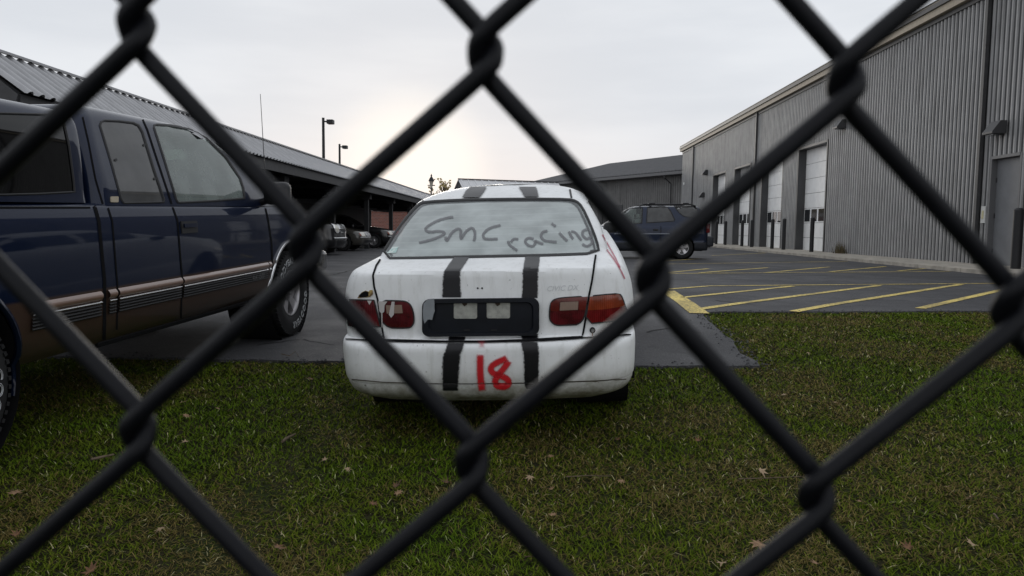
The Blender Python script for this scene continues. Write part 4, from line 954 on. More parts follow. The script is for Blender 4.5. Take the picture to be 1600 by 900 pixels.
# ---- blue pickup --------------------------------------------------------------
PW = pose(-3.441, 3.292, -.196, R(-3.64), R(1.65), R(-.53))
pk = thing('pickup_truck', 'dark blue and tan extended cab pickup with a bed cap', 'truck', PW)
def pl(hw, yr=-1.25, yf=4.56, rr=.12, rf=.3, bf=.12, tr=.01, tf=.06): return dict(yr=yr, yf=yf, hw=hw, rr=rr, rf=rf, br=.02, bf=bf, tr=tr, tf=tf, n=(8, 6, 170, 8, 8))
def pzf(x, y, z): return -.16 * float(sstep(3.5, 4.6, y)) * float(sstep(.8, 1.2, z))
plo = Shell([(.40, pl(.88)), (.45, pl(.925)), (.52, pl(.95)), (.62, pl(.965)), (.80, pl(.975)), (.98, pl(.978)), (1.09, pl(.970)), (1.15, pl(.957)), (1.185, pl(.945)), (1.198, pl(.925)), (1.205, pl(.88)), (1.215, pl(.70, -1.1, 4.4)), (1.222, pl(.35, -1.0, 4.3))], PW, step=.028, zf=pzf)
def pc(yr, yf, hw, rr=.10, rf=.13, bf=.07): return dict(yr=yr, yf=yf, hw=hw, rr=rr, rf=rf, br=.02, bf=bf, tr=.005, tf=.03, n=(8, 5, 130, 6, 10))
pca = Shell([(1.19, pc(.885, 3.62, .945)), (1.30, pc(.90, 3.47, .925)), (1.48, pc(.93, 3.16, .868)), (1.64, pc(.97, 2.87, .808)), (1.72, pc(1.0, 2.68, .772)), (1.762, pc(1.04, 2.55, .735)), (1.785, pc(1.1, 2.45, .68)), (1.80, pc(1.25, 2.3, .54)), (1.808, pc(1.45, 2.1, .3))], PW, step=.016)
ptp = Shell([(1.205, pc(-1.23, .88, .945, .1, .06, .015)), (1.26, pc(-1.22, .88, .938, .1, .06, .015)), (1.45, pc(-1.20, .885, .930, .1, .06, .015)), (1.62, pc(-1.17, .89, .908, .1, .06, .015)), (1.675, pc(-1.14, .88, .885, .1, .06, .015)), (1.705, pc(-1.08, .84, .835, .1, .06, .015)), (1.722, pc(-.98, .72, .73)), (1.73, pc(-.7, .4, .4))], PW, step=.022)
def m_twotone():
    m = mat('blue_tan_paint', (.010, .014, .04),   .55, coat=.55, spec=.08); t = m.node_tree; b = t.nodes['Principled BSDF']; tcn = t.nodes['Texture Coordinate']
    sp = t.nodes.new('ShaderNodeSeparateXYZ'); t.links.new(tcn.outputs['Object'], sp.inputs[0])
    b.inputs['Metallic'].default_value = .55
    n = N(t, 'ShaderNodeTexNoise', Scale=30, Detail=6); t.links.new(tcn.outputs['Object'], n.inputs[0])
    c = mixc(t, mapr(t, sp.outputs[2], .735, .715), (.005, .011, .034), (.075, .045, .032))
    c = mixc(t, math_n(t, 'MULTIPLY', mapr(t, sp.outputs[2], .62, .38), mapr(t, n.outputs[0], .3, .7, .4, 1)), c, (.05, .042, .03))
    t.links.new(c, b.inputs['Base Color']); return m
M_2T = m_twotone(); M_BLUE = car_paint('dark_blue_paint', (.005, .011, .034), None, rough=.55, coat=.75, vary=.2, spec=.08); M_BLUE.node_tree.nodes['Principled BSDF'].inputs['Metallic'].default_value = .55
z1 = lambda x, y: (x / 3, y / 3 + 60)
z2 = lambda x, y: (x / 3, y / 3 + 300)
wr = [z1(*p) for p in ((468, 408), (474, 392), (490, 385), (560, 388), (625, 396), (650, 408), (668, 440), (720, 610), (768, 755), (766, 768), (580, 772), (568, 755), (520, 580))]
wf = [z1(*p) for p in ((722, 420), (722, 408), (735, 404), (800, 408), (880, 422), (930, 440), (970, 470), (1060, 560), (1125, 655), (1140, 700), (1146, 750), (1000, 762), (835, 770), (826, 755), (770, 570))]
wt = [(-60, 175), (0, 177), (70, 179), (94, 183), (100, 192), (108, 230), (115, 285), (116, 300), (60, 303), (-60, 306)]
for sh, w in ((pca, wr), (pca, wf), (ptp, wt)): sh.opening(w)
wsP = pca.cut(lambda t, x, y, z: .35 < t < 4.2 and abs(x) < .80 and y > 2.62 + (1.64 - z) * 1.75)
pca.cut(lambda t, x, y, z: .5 < t < 3.6 and abs(x) < .7 and y < 1.05)
for yy, zz, r_ in ((3.594, .40, .475), (-.235, .40, .48)): plo.cut(lambda t, x, y, z: (y - yy) ** 2 + (z - zz) ** 2 < r_ ** 2 and abs(x) > .6 and t > -.5)
plo.cut(lambda t, x, y, z: t > 10.2 and .95 < y < 3.2 and abs(x) < .86)
plo.build('body', M_2T, pk); pca.build('cab', M_BLUE, pk); ptp.build('bed_cap', M_BLUE, pk)
M_TINT = dusty_glass('tinted_glass', (.10, .10, .10), (.20, .20, .20), .38)
M_TRKGL = dusty_glass('cab_glass', (.60, .72, .65), (.42, .48, .45), .36)
M_DARKGL = dusty_glass('cap_glass', (.03, .03, .035), (.01, .01, .01), .5)
for sh, w, m, nm in ((pca, wr, M_TINT, 'quarter_window'), (pca, wf, M_TRKGL, 'door_window'), (ptp, wt, M_DARKGL, 'cap_window')):
    g = sh.patch(nm, w, m, pk, grid=9, off=-.002, mirror=False); sh.ribbon('window_seal', w, 1.7, M_RUBBER, g, closed=True, off=.002, step=4, cross=4, lift=.004)
    c = g.copy(); COL.objects.link(c); c.scale = (-1, 1, 1)
pca.build('windscreen', M_TRKGL, pk, wsP)
for p in ((675, 500), (542, 570), (725, 658)):
    a = z1(*p); pca.patch('screw', [(a[0] + 2.2 * math.cos(i * .785), a[1] + 2.2 * math.sin(i * .785)) for i in range(8)], M_RUBBER, pk, grid=2, off=.003, rim=.004)
pca.patch('window_label', [z1(*p) for p in ((775, 520), (860, 515), (885, 562), (790, 568))], mat('pale_label', (.30, .33, .30), .8, col2=(.5, .55, .5), scale=60), pk, grid=4, off=-.012)
a = z1(534, 755); pca.patch('cab_badge', rrect(a[0] - 6, a[1] - 4.6, a[0] + 6, a[1] + 4.6, 1.2, 2), mat('beige_trim'), pk, grid=4, off=.006, rim=.006)
# shut lines
for sh, L in ((pca, [(129, 183), (138, 222), (149, 280), (160.5, 319)]), (pca, [(221, 183), (230, 203), (247, 255), (262, 300), (268, 319)]), (plo, [(147.5, 322), (154, 345), (163, 440), (163, 500), (162, 535)]),
              (plo, [(168.5, 325), (175, 345), (184, 457), (182, 515)]), (plo, [(269, 322), (277, 345), (284.5, 437), (282, 505)]), (plo, [(413, 318.5), (419, 345), (424, 380), (425.5, 412), (424, 440)])):
    sh.ribbon('shut_line', L, 1.3 if L[0][0] != 147.5 else 2.6, M_SEAMD, pk, off=.0025, step=4)
plo.ribbon('rail_gap', [(-1.1, 1.176), (.82, 1.178)], .005, M_SEAMD, pk, pr=plo.side, off=.0025, step=.05)
# waist moulding: tan top, bright line, ribbed black
M_TANM = car_paint('tan_moulding', (.22, .135, .10), None, rough=.35, vary=.15)
for a, b in ((.29, .825), (.885, .955), (.975, 1.655), (1.675, 3.055), (3.075, 3.12)):
    mo = plo.ribbon('moulding', [(a, .688), (b, .688)], .026, M_TANM, pk, pr=plo.side, off=.008, step=.04, cross=6, lift=.016, mirror=False)
    plo.ribbon('bright_line', [(a + .01, .652), (b, .652)], .007, M_CHROME, mo, pr=plo.side, off=.012, step=.04, cross=4, lift=.006)
    for k in range(4): plo.ribbon('rib', [(a + .01, .632 - k * .017), (b, .632 - k * .017)], .0075, M_RUBBER, mo, pr=plo.side, off=.008, step=.05, cross=4, lift=.008)
text_px(plo, 'model_badge', '4x4 1500', (2.73, .590), .062, M_STEEL, pk, plo.side, off=.02)
# handle
hx0, hy0 = z2(843, 138); hx1, hy1 = z2(918, 192)
hd = plo.patch('door_handle', [(hx0, hy0), (hx1, hy0 - 1), (hx1 + 1.5, hy1 - 1), (hx0 + 2, hy1 + 1)], M_RUBBER, pk, grid=5, off=.010, rim=.01)
plo.patch('handle_grip', [(hx0 + 3, hy0 + 4), (hx1 - 3, hy0 + 3), (hx1 - 2, hy0 + 9), (hx0 + 4, hy0 + 10)], M_BLUE, hd, grid=4, off=.02, rim=.008)
# arches, wheels
for yy, zz, r_ in ((3.594, .40, .475), (-.235, .40, .48)):
    for ss in (1, -1):
        th = np.linspace(-.28, math.pi + .28, 36); pts = []
        for t_ in th:
            y_, q = yy + r_ * math.cos(t_), zz + r_ * math.sin(t_); h = plo.hit(plo.side, y_, max(q, .42), 0); pts.append((ss * ((h[0].x if h else .95) + .004), y_, q))
        MB().tube(pts, .016, 6).build('arch_trim', M_CHROME if yy > 0 else M_BLUE, pk, 60)
        MB().lathe([(ss * .94, r_), (ss * .55, r_), (ss * .5, .1)], 32, 'x', (0, yy, zz)).build('wheel_well', M_UNDERB, pk, 60)
        wheel(pk, (ss * .835, yy, .388), .392, .265, ss, 'five', .215, 'GOODYEAR', R(-140) if yy > 0 else R(-128))
mb = MB(); mb.box((-.7, -1.1, .38), (.7, 4.3, .52)); mb.build('chassis', M_UNDERB, pk)
mb = MB(); mb.tube([(.86, .9, .40), (.86, 3.0, .40)], .03); mb.build('rocker_pipe', M_UNDERB, pk)
# front end
M_DCHR = mat('dull_chrome', (.5, .5, .5), .25, metal=1)
rbox('front_bumper', (0, 4.58, .62), (1.86, .2, .22), M_DCHR, pk, .05); rbox('grille', (0, 4.50, .92), (1.3, .1, .26), M_BLACK, pk, .03)
for s_ in (-1, 1): rbox('headlight', (s_ * .70, 4.36, .92), (.3, .12, .2), M_PANE, pk, .04)
rbox('rear_bumper', (0, -1.32, .60), (1.8, .16, .2), M_DCHR, pk, .04)
for s_ in (-1, 1):
    mr_ = rbox('door_mirror', (s_ * 1.10, 3.00, 1.30), (.22, .13, .19), M_BLACK, pk, .05); mb = MB(); mb.tube([(s_ * .9, 3.06, 1.22), (s_ * 1.06, 3.03, 1.26)], .03); mb.build('mirror_arm', M_BLACK, mr_)
# whip aerial on the front wing
h = plo.hit(plo.px, 417, 323); dep = ((PW @ h[0]) - CAM).dot(FW); tip = plo.Wi @ (CAM + ray(406.8, 147) * dep)
MB().tube([h[0], h[0].lerp(tip, .5), tip], [.004, .0035, .0025], 6).build('aerial', M_BLACK, pk, 60); 
# inside the cab
for s_ in (-1, 1):
    st = rbox('front_seat', (s_ * .42, 1.85, 1.02), (.5, .16, .62), mat('tan_cloth', (.16, .14, .12), .9), pk, .06); rbox('headrest', (s_ * .42, 1.84, 1.40), (.28, .1, .16), mat('tan_cloth'), st, .045)
rbox('dashboard', (0, 3.05, 1.16), (1.5, .45, .2), mat('dark_dash'), pk, .05)
mb = MB(); mb.tube([(-.42 + .19 * math.cos(t), 2.72 + .08 * math.sin(t), 1.24 + .17 * math.sin(t)) for t in np.linspace(0, 2 * math.pi, 24)], .016, 6); mb.build('steering_wheel', M_RUBBER, pk, 60)

# ---- blue-grey SUV -------------------------------------------------------------
d = ray(1066, 387); X_ = CAM.x + d.x * 24 / d.y
SW = pose(X_ - 1.31, 24.89, .012, R(90), R(-.6), R(0))
sv = thing('blue_suv', 'blue grey SUV with roof rails parked beside the white sedan', 'car', SW)
def sl_(hw, yr=-2.2, yf=2.25): return dict(yr=yr, yf=yf, hw=hw, rr=.18, rf=.3, br=.03, bf=.1, tr=.02, tf=.06, n=(8, 6, 110, 6, 8))
def szf(x, y, z): return -.14 * float(sstep(.9, 2.3, y)) * float(sstep(.7, 1.05, z))
slo = Shell([(.26, sl_(.80)), (.33, sl_(.86)), (.50, sl_(.885)), (.55, sl_(.875)), (.80, sl_(.885)), (.96, sl_(.882)), (1.03, sl_(.868)), (1.065, sl_(.845)), (1.075, sl_(.7, -2.1, 2.15)), (1.085, sl_(.3, -1.9, 1.9))], SW, step=.04, zf=szf)
def su_(yr, yf, hw): return dict(yr=yr, yf=yf, hw=hw, rr=.14, rf=.15, br=.03, bf=.08, tr=.01, tf=.04, n=(8, 6, 110, 6, 8))
sup = Shell([(1.055, su_(-2.16, 1.28, .85)), (1.25, su_(-2.10, .98, .815)), (1.50, su_(-2.02, .60, .75)), (1.62, su_(-1.96, .40, .71)), (1.675, su_(-1.90, .28, .66)), (1.705, su_(-1.8, .15, .55)), (1.72, su_(-1.6, 0, .3))], SW, step=.03)
k7 = lambda x, y: (x / 7.5 + 930, y / 7.5 + 300)
w1 = [k7(*p) for p in ((255, 330), (330, 240), (385, 195), (440, 186), (556, 184), (548, 365), (450, 372), (300, 375))]
w2 = [k7(*p) for p in ((612, 182), (700, 173), (815, 168), (850, 178), (885, 225), (930, 320), (925, 342), (760, 352), (602, 362))]
w3 = [k7(*p) for p in ((922, 165), (1040, 158), (1160, 155), (1195, 195), (1215, 300), (1150, 305), (1040, 285), (990, 250))]
for w in (w1, w2, w3): sup.opening(w)
wsS = sup.cut(lambda t, x, y, z: .3 < t < 3.1 and abs(x) < .68 and y > .3)
bwS = sup.cut(lambda t, x, y, z: .4 < t < 2.8 and abs(x) < .6 and y < -1.8)
for yy in (-1.31, 1.31): slo.cut(lambda t, x, y, z: (y - yy) ** 2 + (z - .36) ** 2 < .41 ** 2 and abs(x) > .55)
clad = slo.cut(lambda t, x, y, z: t < 2.5)
M_SUV = car_paint('blue_grey_paint', (.013, .021, .046), (.03, .028, .028), (.3, .6), rough=.4, coat=.6, spec=.2); M_SUV.node_tree.nodes['Principled BSDF'].inputs['Metallic'].default_value = .5
M_CLAD = mat('dark_cladding', (.022, .025, .032), .6, vary=.2)
slo.build('body', M_SUV, sv); slo.build('cladding', M_CLAD, sv, clad); sup.build('roof', M_SUV, sv)
for w, m, nm in ((w1, M_SGL, 'front_window'), (w2, M_TINT, 'rear_window'), (w3, M_TINT, 'quarter_window')):
    g = sup.patch(nm, w, m, sv, grid=4, off=-.002); sup.ribbon('window_seal', w, .7, M_RUBBER, g, closed=True, off=.004, step=3); c = g.copy(); COL.objects.link(c); c.scale = (-1, 1, 1)
sup.build('windscreen', M_SGL, sv, wsS); sup.build('tailgate_window', M_TINT, sv, bwS)
for L in ([(572, 182), (566, 370)], [(940, 345), (960, 300)]): pass
for y0 in (.42, -.62): slo.ribbon('shut_line', [(y0, .5), (y0, 1.05)], .012, M_SEAMD, sv, pr=slo.lside, off=.003, step=.05)
slo.ribbon('side_moulding', [(-1.72 + .82, .80), (.88, .80)], .018, mat('moulding_grey', (.2, .22, .26), .4), sv, pr=slo.lside, off=.008, step=.05, cross=4, lift=.01)
for y0 in (-.45, .60):
    rbox('door_handle', (-.90, y0, .93), (.03, .16, .06), M_BLACK, sv, .012)
for s_ in (-1, 1):
    for yy in (-1.31, 1.31):
        MB().lathe([(s_ * .86, .41), (s_ * .5, .41), (s_ * .45, .1)], 24, 'x', (0, yy, .36)).build('wheel_well', M_UNDERB, sv, 60); wheel(sv, (s_ * .77, yy, .355), .355, .23, s_, 'five', .22)
    MB().tube([(s_ * .62, .05, 1.70), (s_ * .63, -.1, 1.76), (s_ * .63, -1.6, 1.76), (s_ * .62, -1.78, 1.70)], .022).build('roof_rail', M_BLACK, sv, 60)
    rbox('door_mirror', (s_ * .99, .78, 1.10), (.2, .12, .15), M_BLACK, sv, .04)
    rbox('tail_light', (s_ * .80, -2.14, .98), (.16, .12, .3), M_RED, sv, .03)
for y_ in (-.35, -1.45):
    o = rbox('crossbar', (0, y_, 1.79), (1.36, .09, .035), M_BLACK, sv, .012)
    for s_ in (-1, 1): rbox('clamp', (s_ * .63, y_, 1.775), (.1, .2, .06), M_BLACK, o, .02)
rbox('rear_bumper', (0, -2.22, .55), (1.74, .22, .34), M_CLAD, sv, .06); rbox('front_bumper', (0, 2.24, .48), (1.7, .2, .34), M_CLAD, sv, .06)
mb = MB(); mb.box((-.7, -2.0, .24), (.7, 2.0, .36)); mb.build('chassis', M_UNDERB, sv)
rbox('tow_hitch', (0, -2.34, .36), (.08, .16, .08), M_STEEL, sv, .01)
for s_ in (-1, 1): st = rbox('front_seat', (s_ * .38, .05, 1.0), (.46, .14, .6), M_SEAT, sv, .06); rbox('headrest', (s_ * .38, .05, 1.38), (.26, .1, .15), M_SEAT, st, .04)

# ---- cars under the carport, noses out -----------------------------------------
def parked(name, label, X, Y, paint, L, hw, hood, H, tall, grille_kind, r_=.33, yaw=0):
    Wm = pose(X, Y, .012, R(-90 + yaw), 0, 0); t_ = thing(name, label, 'car', Wm, 'cars parked under the carport')
    def a_(h, yr=-L, yf=0, rf=.28): return dict(yr=yr, yf=yf, hw=h, rr=.2, rf=rf, br=.03, bf=.12, tr=.02, tf=.07, n=(6, 5, 70, 7, 10))
    zf_ = lambda x, y, z: -(.13 if tall else .17) * float(sstep(-1.4, .1, y)) * float(sstep(.55, hood, z))
    lo = Shell([(.24, a_(hw - .08, -L, -.1)), (.32, a_(hw - .03, -L, -.03)), (.5, a_(hw, -L, 0)), (.62, a_(hw, -L, -.02)), (hood - .15, a_(hw, -L, -.05)), (hood - .04, a_(hw - .03, -L, -.1)), (hood, a_(hw - .12, -L + .1, -.22)), (hood + .02, a_(hw * .5, -L + .3, -.4))], Wm, step=.05, zf=zf_)
    for yy in (-.88, -L + 1.0): lo.cut(lambda t, x, y, z: (y - yy) ** 2 + (z - r_) ** 2 < (r_ + .05) ** 2 and abs(x) > hw * .6)
    wsy = -1.25 if tall else -1.45; rb = -L + (.1 if tall else .75)
    def u_(yr, yf, h): return dict(yr=yr, yf=yf, hw=h, rr=.15, rf=.15, br=.04, bf=.1, tr=.01, tf=.04, n=(6, 5, 60, 5, 10))
    up = Shell([(hood - .03, u_(rb, wsy, hw - .05)), (hood + (H - hood) * .5, u_(rb + (.08 if tall else .4), wsy - .4, hw - .13)), (H - .08, u_(rb + (.15 if tall else .75), wsy - .8, hw - .22)), (H - .02, u_(rb + .3 + (0 if tall else .6), wsy - 1.0, hw - .32)), (H, u_(rb + .8, wsy - 1.3, hw * .3))], Wm, step=.05)
    gl = up.cut(lambda t, x, y, z: .25 < t < 1.85 and abs(x) < hw - .2 and y > wsy - 1.0)
    s1 = [up.cut(lambda t, x, y, z, s=s, a=a, b=b: .3 < t < 1.8 and x * s > .4 and a < y < b) for s in (-1, 1) for a, b in ((wsy - 1.5, wsy - .62), (wsy - 2.5, wsy - 1.6))]
    lo.build('body', paint, t_); up.build('roof', paint, t_); up.build('windscreen', M_DARKGL, t_, gl)
    for q in s1:
        if len(q): up.build('side_window', M_DARKGL, t_, q)
    for s in (-1, 1):
        for yy in (-.88, -L + 1.0): wheel(t_, (s * (hw - .12), yy, r_), r_, .21, s, 'five', r_ * .62)
        rbox('door_mirror', (s * (hw + .07), wsy - .35, hood + .02), (.2, .1, .14), M_BLACK, t_, .035)
    zc = hood - .27
    if grille_kind == 'suv':
        gr = lo.patch('grille', rrect(-.36, zc - .13, .36, zc + .15, .03, 2), M_CHROME, t_, pr=lo.front, off=.02, grid=.06, rim=.03)
        for k in range(9): x = -.3 + k * .075; lo.patch('slot', [(x - .022, zc - .09), (x + .022, zc - .09), (x + .022, zc + .11), (x - .022, zc + .11)], M_BLACK, gr, pr=lo.front, off=.024, grid=.04)
        for s in (-1, 1):
            lo.patch('headlight', [(s * .56 + .13 * math.cos(i * .524), zc + .02 + .13 * math.sin(i * .524)) for i in range(12)], mat('headlamp', (.55, .52, .45), .12, coat=1), t_, pr=lo.front, off=.03, grid=.05, rim=.03)
            lo.ribbon('headlight_ring', [(s * .56 + .14 * math.cos(i * .524), zc + .02 + .14 * math.sin(i * .524)) for i in range(12)], .02, M_CHROME, t_, pr=lo.front, off=.034, step=.04, closed=True)
        lo.patch('lower_grille', rrect(-.55, .36, .55, .46, .02, 2), M_BLACK, t_, pr=lo.front, off=.008, grid=.08)
        lo.ribbon('bumper_bar', [(-.75, .55), (.75, .55)], .03, M_DCHR, t_, pr=lo.front, off=.01, step=.06, cross=4, lift=.02)
    else:
        gr = lo.patch('grille', [(-.33, zc - .12), (.33, zc - .12), (.38, zc + .08), (-.38, zc + .08)], M_DCHR, t_, pr=lo.front, off=.012, grid=.06, rim=.02)
        for k in range(5): z = zc - .1 + k * .036; lo.patch('slat', [(-.31, z), (.31, z), (.315, z + .02), (-.315, z + .02)], M_BLACK, gr, pr=lo.front, off=.015, grid=.1)
        for s in (-1, 1):
            lo.patch('headlight', [(s * .45, zc - .09), (s * .73, zc - .07), (s * .76, zc + .06), (s * .45, zc + .07)], mat('headlamp', (.55, .52, .45), .12, coat=1), t_, pr=lo.front, off=.012, grid=.05, rim=.02)
            lo.patch('turn_lamp', [(s * .735, zc - .07), (s * .80, zc - .06), (s * .80, zc + .05), (s * .765, zc + .06)], M_AMB, t_, pr=lo.front, off=.012, grid=.05, rim=.02)
        lo.patch('lower_grille', rrect(-.5, .33, .5, .42, .02, 2), M_BLACK, t_, pr=lo.front, off=.008, grid=.08)
        lo.ribbon('bumper_bar', [(-.8, .53), (.8, .53)], .02, M_DCHR, t_, pr=lo.front, off=.006, step=.06, cross=4, lift=.012)
    mb = MB(); mb.box((-hw * .75, -L + .3, .2), (hw * .75, -.3, .32)); mb.build('chassis', M_UNDERB, t_)
M_CB = car_paint('black_paint', (.006, .006, .007), None, rough=.3); M_BZ = car_paint('bronze_paint', (.055, .050, .042), None, rough=.3)
parked('black_suv', 'black SUV with bright vertical grille bars under the carport', -6.35, 24.6, M_CB, 4.3, .90, 1.12, 1.75, True, 'suv', .36)
parked('bronze_sedan', 'bronze grey sedan with pale headlights under the carport', -6.55, 29.2, M_BZ, 5.1, .93, .92, 1.45, False, 'sedan')
parked('black_sedan', 'black sedan parked past the bronze grey sedan under the carport', -6.3, 33.6, M_CB, 4.8, .90, .95, 1.5, False, 'sedan')
# ================================================================== lawn
def in_asph(x, y): return pip(ASPH_EDGE, x, y)
def m_grass():
    m = bpy.data.materials.new('grass_blades'); m.use_nodes = True; t = m.node_tree; b = t.nodes['Principled BSDF']
    at = t.nodes.new('ShaderNodeAttribute'); at.attribute_name = 'tint'; t.links.new(at.outputs['Color'], b.inputs['Base Color'])
    b.inputs['Roughness'].default_value = .65; b.inputs['Specular IOR Level'].default_value = .02; return m
NB = 560000
# denser near the camera; the wedge the camera (or one a step aside) can see
yy = 1.2 + (11.0 - 1.2) * rng.random(NB) ** 1.35; half = 1.6 + yy * .82; xx = (rng.random(NB) * 2 - 1) * half
edge_y = np.where(xx < pB.x, (pE.y + pA.y) / 2, 9.5)
keep = (yy < pE.y + .5) | ((xx > pB.x - .2) & (yy < pD.y + .8)); xx, yy = xx[keep], yy[keep]
near_edge = (yy > pE.y - .6)
msk = np.ones(len(xx), bool); idx = np.nonzero(near_edge)[0]
EX = [(p.x, p.y) for p in ASPH_EDGE]
def pipv(poly, u, v):
    r = np.zeros(len(u), bool); j = len(poly) - 1
    for i in range(len(poly)):
        x1, y1 = poly[i]; x2, y2 = poly[j]
        if y1 != y2: c = ((y1 > v) != (y2 > v)) & (u < (x2 - x1) * (v - y1) / (y2 - y1) + x1); r ^= c
        j = i
    return r
xs_j = xx[idx] + rng.normal(0, .07, len(idx)); ys_j = yy[idx] + rng.normal(0, .07, len(idx))
msk[idx] = ~pipv(EX, xs_j, ys_j); xx, yy = xx[msk], yy[msk]; n = len(xx)
def vnoise(x, y, s, o=0):
    X, Y = x * s + o, y * s + o * 1.7; i, j = np.floor(X).astype(int), np.floor(Y).astype(int); f, g = X - i, Y - j; f, g = f * f * (3 - 2 * f), g * g * (3 - 2 * g)
    def h(a, b): v = np.sin(a * 127.1 + b * 311.7 + o * 7.3) * 43758.5453; return v - np.floor(v)
    return (h(i, j) * (1 - f) + h(i + 1, j) * f) * (1 - g) + (h(i, j + 1) * (1 - f) + h(i + 1, j + 1) * f) * g
pt = .45 * vnoise(xx, yy, 1.1, 3) + .35 * vnoise(xx, yy, 2.9, 5) + .2 * vnoise(xx, yy, 8, 9)      # patches: lush to thatch
straw = rng.random(n) < np.clip((.54 - pt) * 2.4 + .05, .04, .6)
dist = np.maximum(yy, 1.5)
h_ = np.where(straw, rng.uniform(.010, .024, n), rng.uniform(.010, .024, n) * (.5 + .8 * pt)); ln = np.where(straw, rng.uniform(.03, .075, n), rng.uniform(.012, .045, n))
w_ = (.0011 + .00038 * dist) * rng.uniform(.7, 1.3, n) * np.where(straw, .8, 1.1)
an = rng.uniform(0, 2 * math.pi, n); dx, dy = np.cos(an), np.sin(an); bz = gz(xx, yy) - .022
P = np.zeros((n, 5, 3))
for k, (t, q) in enumerate(((0, -1), (0, 1), (.55, -.8), (.55, .8), (1, 0))):
    bend = t ** 1.6
    P[:, k, 0] = xx + dx * ln * bend - dy * w_ * q; P[:, k, 1] = yy + dy * ln * bend + dx * w_ * q
    P[:, k, 2] = bz + h_ * np.where(straw, np.sin(t * 2.4) * .9, t) + .004
base = np.arange(n)[:, None] * 5
tri = np.concatenate([base + [0, 1, 3], base + [0, 3, 2], base + [2, 3, 4]], 1).reshape(-1)
me = bpy.data.meshes.new('grass'); me.vertices.add(n * 5); me.vertices.foreach_set('co', P.reshape(-1)); me.loops.add(n * 9); me.loops.foreach_set('vertex_index', tri.astype(np.int32))
me.polygons.add(n * 3); me.polygons.foreach_set('loop_start', np.arange(0, n * 9, 3, dtype=np.int32)); me.update()
g1 = np.array([.125, .155, .015]); g2 = np.array([.052, .082, .006]); s1 = np.array([.21, .165, .058]); s2 = np.array([.075, .057, .018])
u = rng.random((n, 1)) ** 1.2; col = np.where(straw[:, None], s1 * u + s2 * (1 - u), g1 * u + g2 * (1 - u))
pale = rng.random(n) < .03; col[pale] = np.array([.42, .38, .21]) * rng.uniform(.6, 1.1, (pale.sum(), 1))
lush = sstep(.5, .75, pt)[:, None]; col = np.where(straw[:, None], col, col * (1 - lush) + col * np.array([.82, 1.02, .8]) * lush)
ca = me.color_attributes.new('tint', 'FLOAT_COLOR', 'POINT'); ca.data.foreach_set('color', np.repeat(np.concatenate([col, np.ones((n, 1))], 1), 5, 0).astype(np.float32).reshape(-1))
me.materials.append(m_grass()); go = bpy.data.objects.new('grass', me); COL.objects.link(go); tag(go, 'short patchy green lawn with straw coloured thatch', 'grass', kind='stuff')

# ---- dead leaves and twigs on the lawn
def leaf_mesh(seed):
    rs = random.Random(seed); k = 0; out = []
    lob = [(0, 1.0), (.32, .42), (.62, .88), (.95, .36), (1.35, .70), (1.8, .30), (2.3, .45), (2.8, .22), (math.pi, .12)]
    ang = [(a, r * rs.uniform(.85, 1.15)) for a, r in lob]; ring_ = ang + [(2 * math.pi - a, r * rs.uniform(.85, 1.15)) for a, r in lob[-2:0:-1]]
    c1, c2 = rs.uniform(.2, .9), rs.uniform(-.5, .5)
    def z(x, y): return c1 * x * x + c2 * y * y * .6 + .25 * math.sin(3 * x + seed) * .3
    V = [(0, 0, z(0, 0))]
    for f in (.5, 1.0):
        for a, r in ring_: x, y = math.sin(a) * r * f, math.cos(a) * r * f; V.append((x, y, z(x, y)))
    m = len(ring_); F = [(0, 1 + i, 1 + (i + 1) % m) for i in range(m)] + [(1 + i, 1 + m + i, 1 + m + (i + 1) % m, 1 + (i + 1) % m) for i in range(m)]
    st = len(V); V += [(-.02, -.1, z(0, 0) + .01), (.02, -.1, z(0, 0) + .01), (.03, -.75, .22), (-.01, -.75, .22)]; F.append((st, st + 1, st + 2, st + 3))
    me = bpy.data.meshes.new('dead_leaf'); me.from_pydata(V, [], F); me.polygons.foreach_set('use_smooth', [True] * len(F)); return me
LM = []
for i, (c, c2) in enumerate((((.20, .10, .045), (.10, .05, .025)), ((.30, .19, .10), (.16, .09, .05)), ((.13, .065, .03), (.06, .035, .02)), ((.36, .26, .16), (.22, .15, .09)))):
    for k in range(2): m_ = leaf_mesh(i * 7 + k); m_.materials.append(mat('leaf_brown_%d' % i, c, .8, col2=c2, scale=3)); LM.append(m_)
LP = [(287, 630), (378, 607), (289, 651), (91, 711), (25, 773), (433, 857), (253, 828), (142, 896), (374, 745), (26, 838), (291, 692), (487, 594), (814, 713), (792, 712), (829, 747), (863, 766), (850, 764), (865, 787), (864, 807), (698, 756), (542, 734), (508, 720), (623, 773), (618, 762), (965, 688), (859, 715), (970, 753), (829, 874), (961, 830), (678, 720), (581, 789),
      (1100, 590), (1187, 736), (1187, 853), (1140, 760), (1518, 852), (1481, 762), (1520, 779), (1532, 647), (1345, 786), (1420, 858), (1226, 618), (1308, 632), (1128, 881), (1261, 553), (1275, 883), (440, 595), (1555, 600), (1090, 690), (340, 640), (1390, 560), (610, 690), (1450, 690)]
big = {(1187, 853): (1, .062), (814, 713): (1, .055), (287, 630): (1, .05), (25, 773): (1, .05), (433, 857): (0, .045), (142, 896): (0, .05), (1187, 736): (3, .05), (1520, 779): (3, .045), (1518, 852): (3, .042), (253, 828): (3, .035)}
rl = random.Random(4)
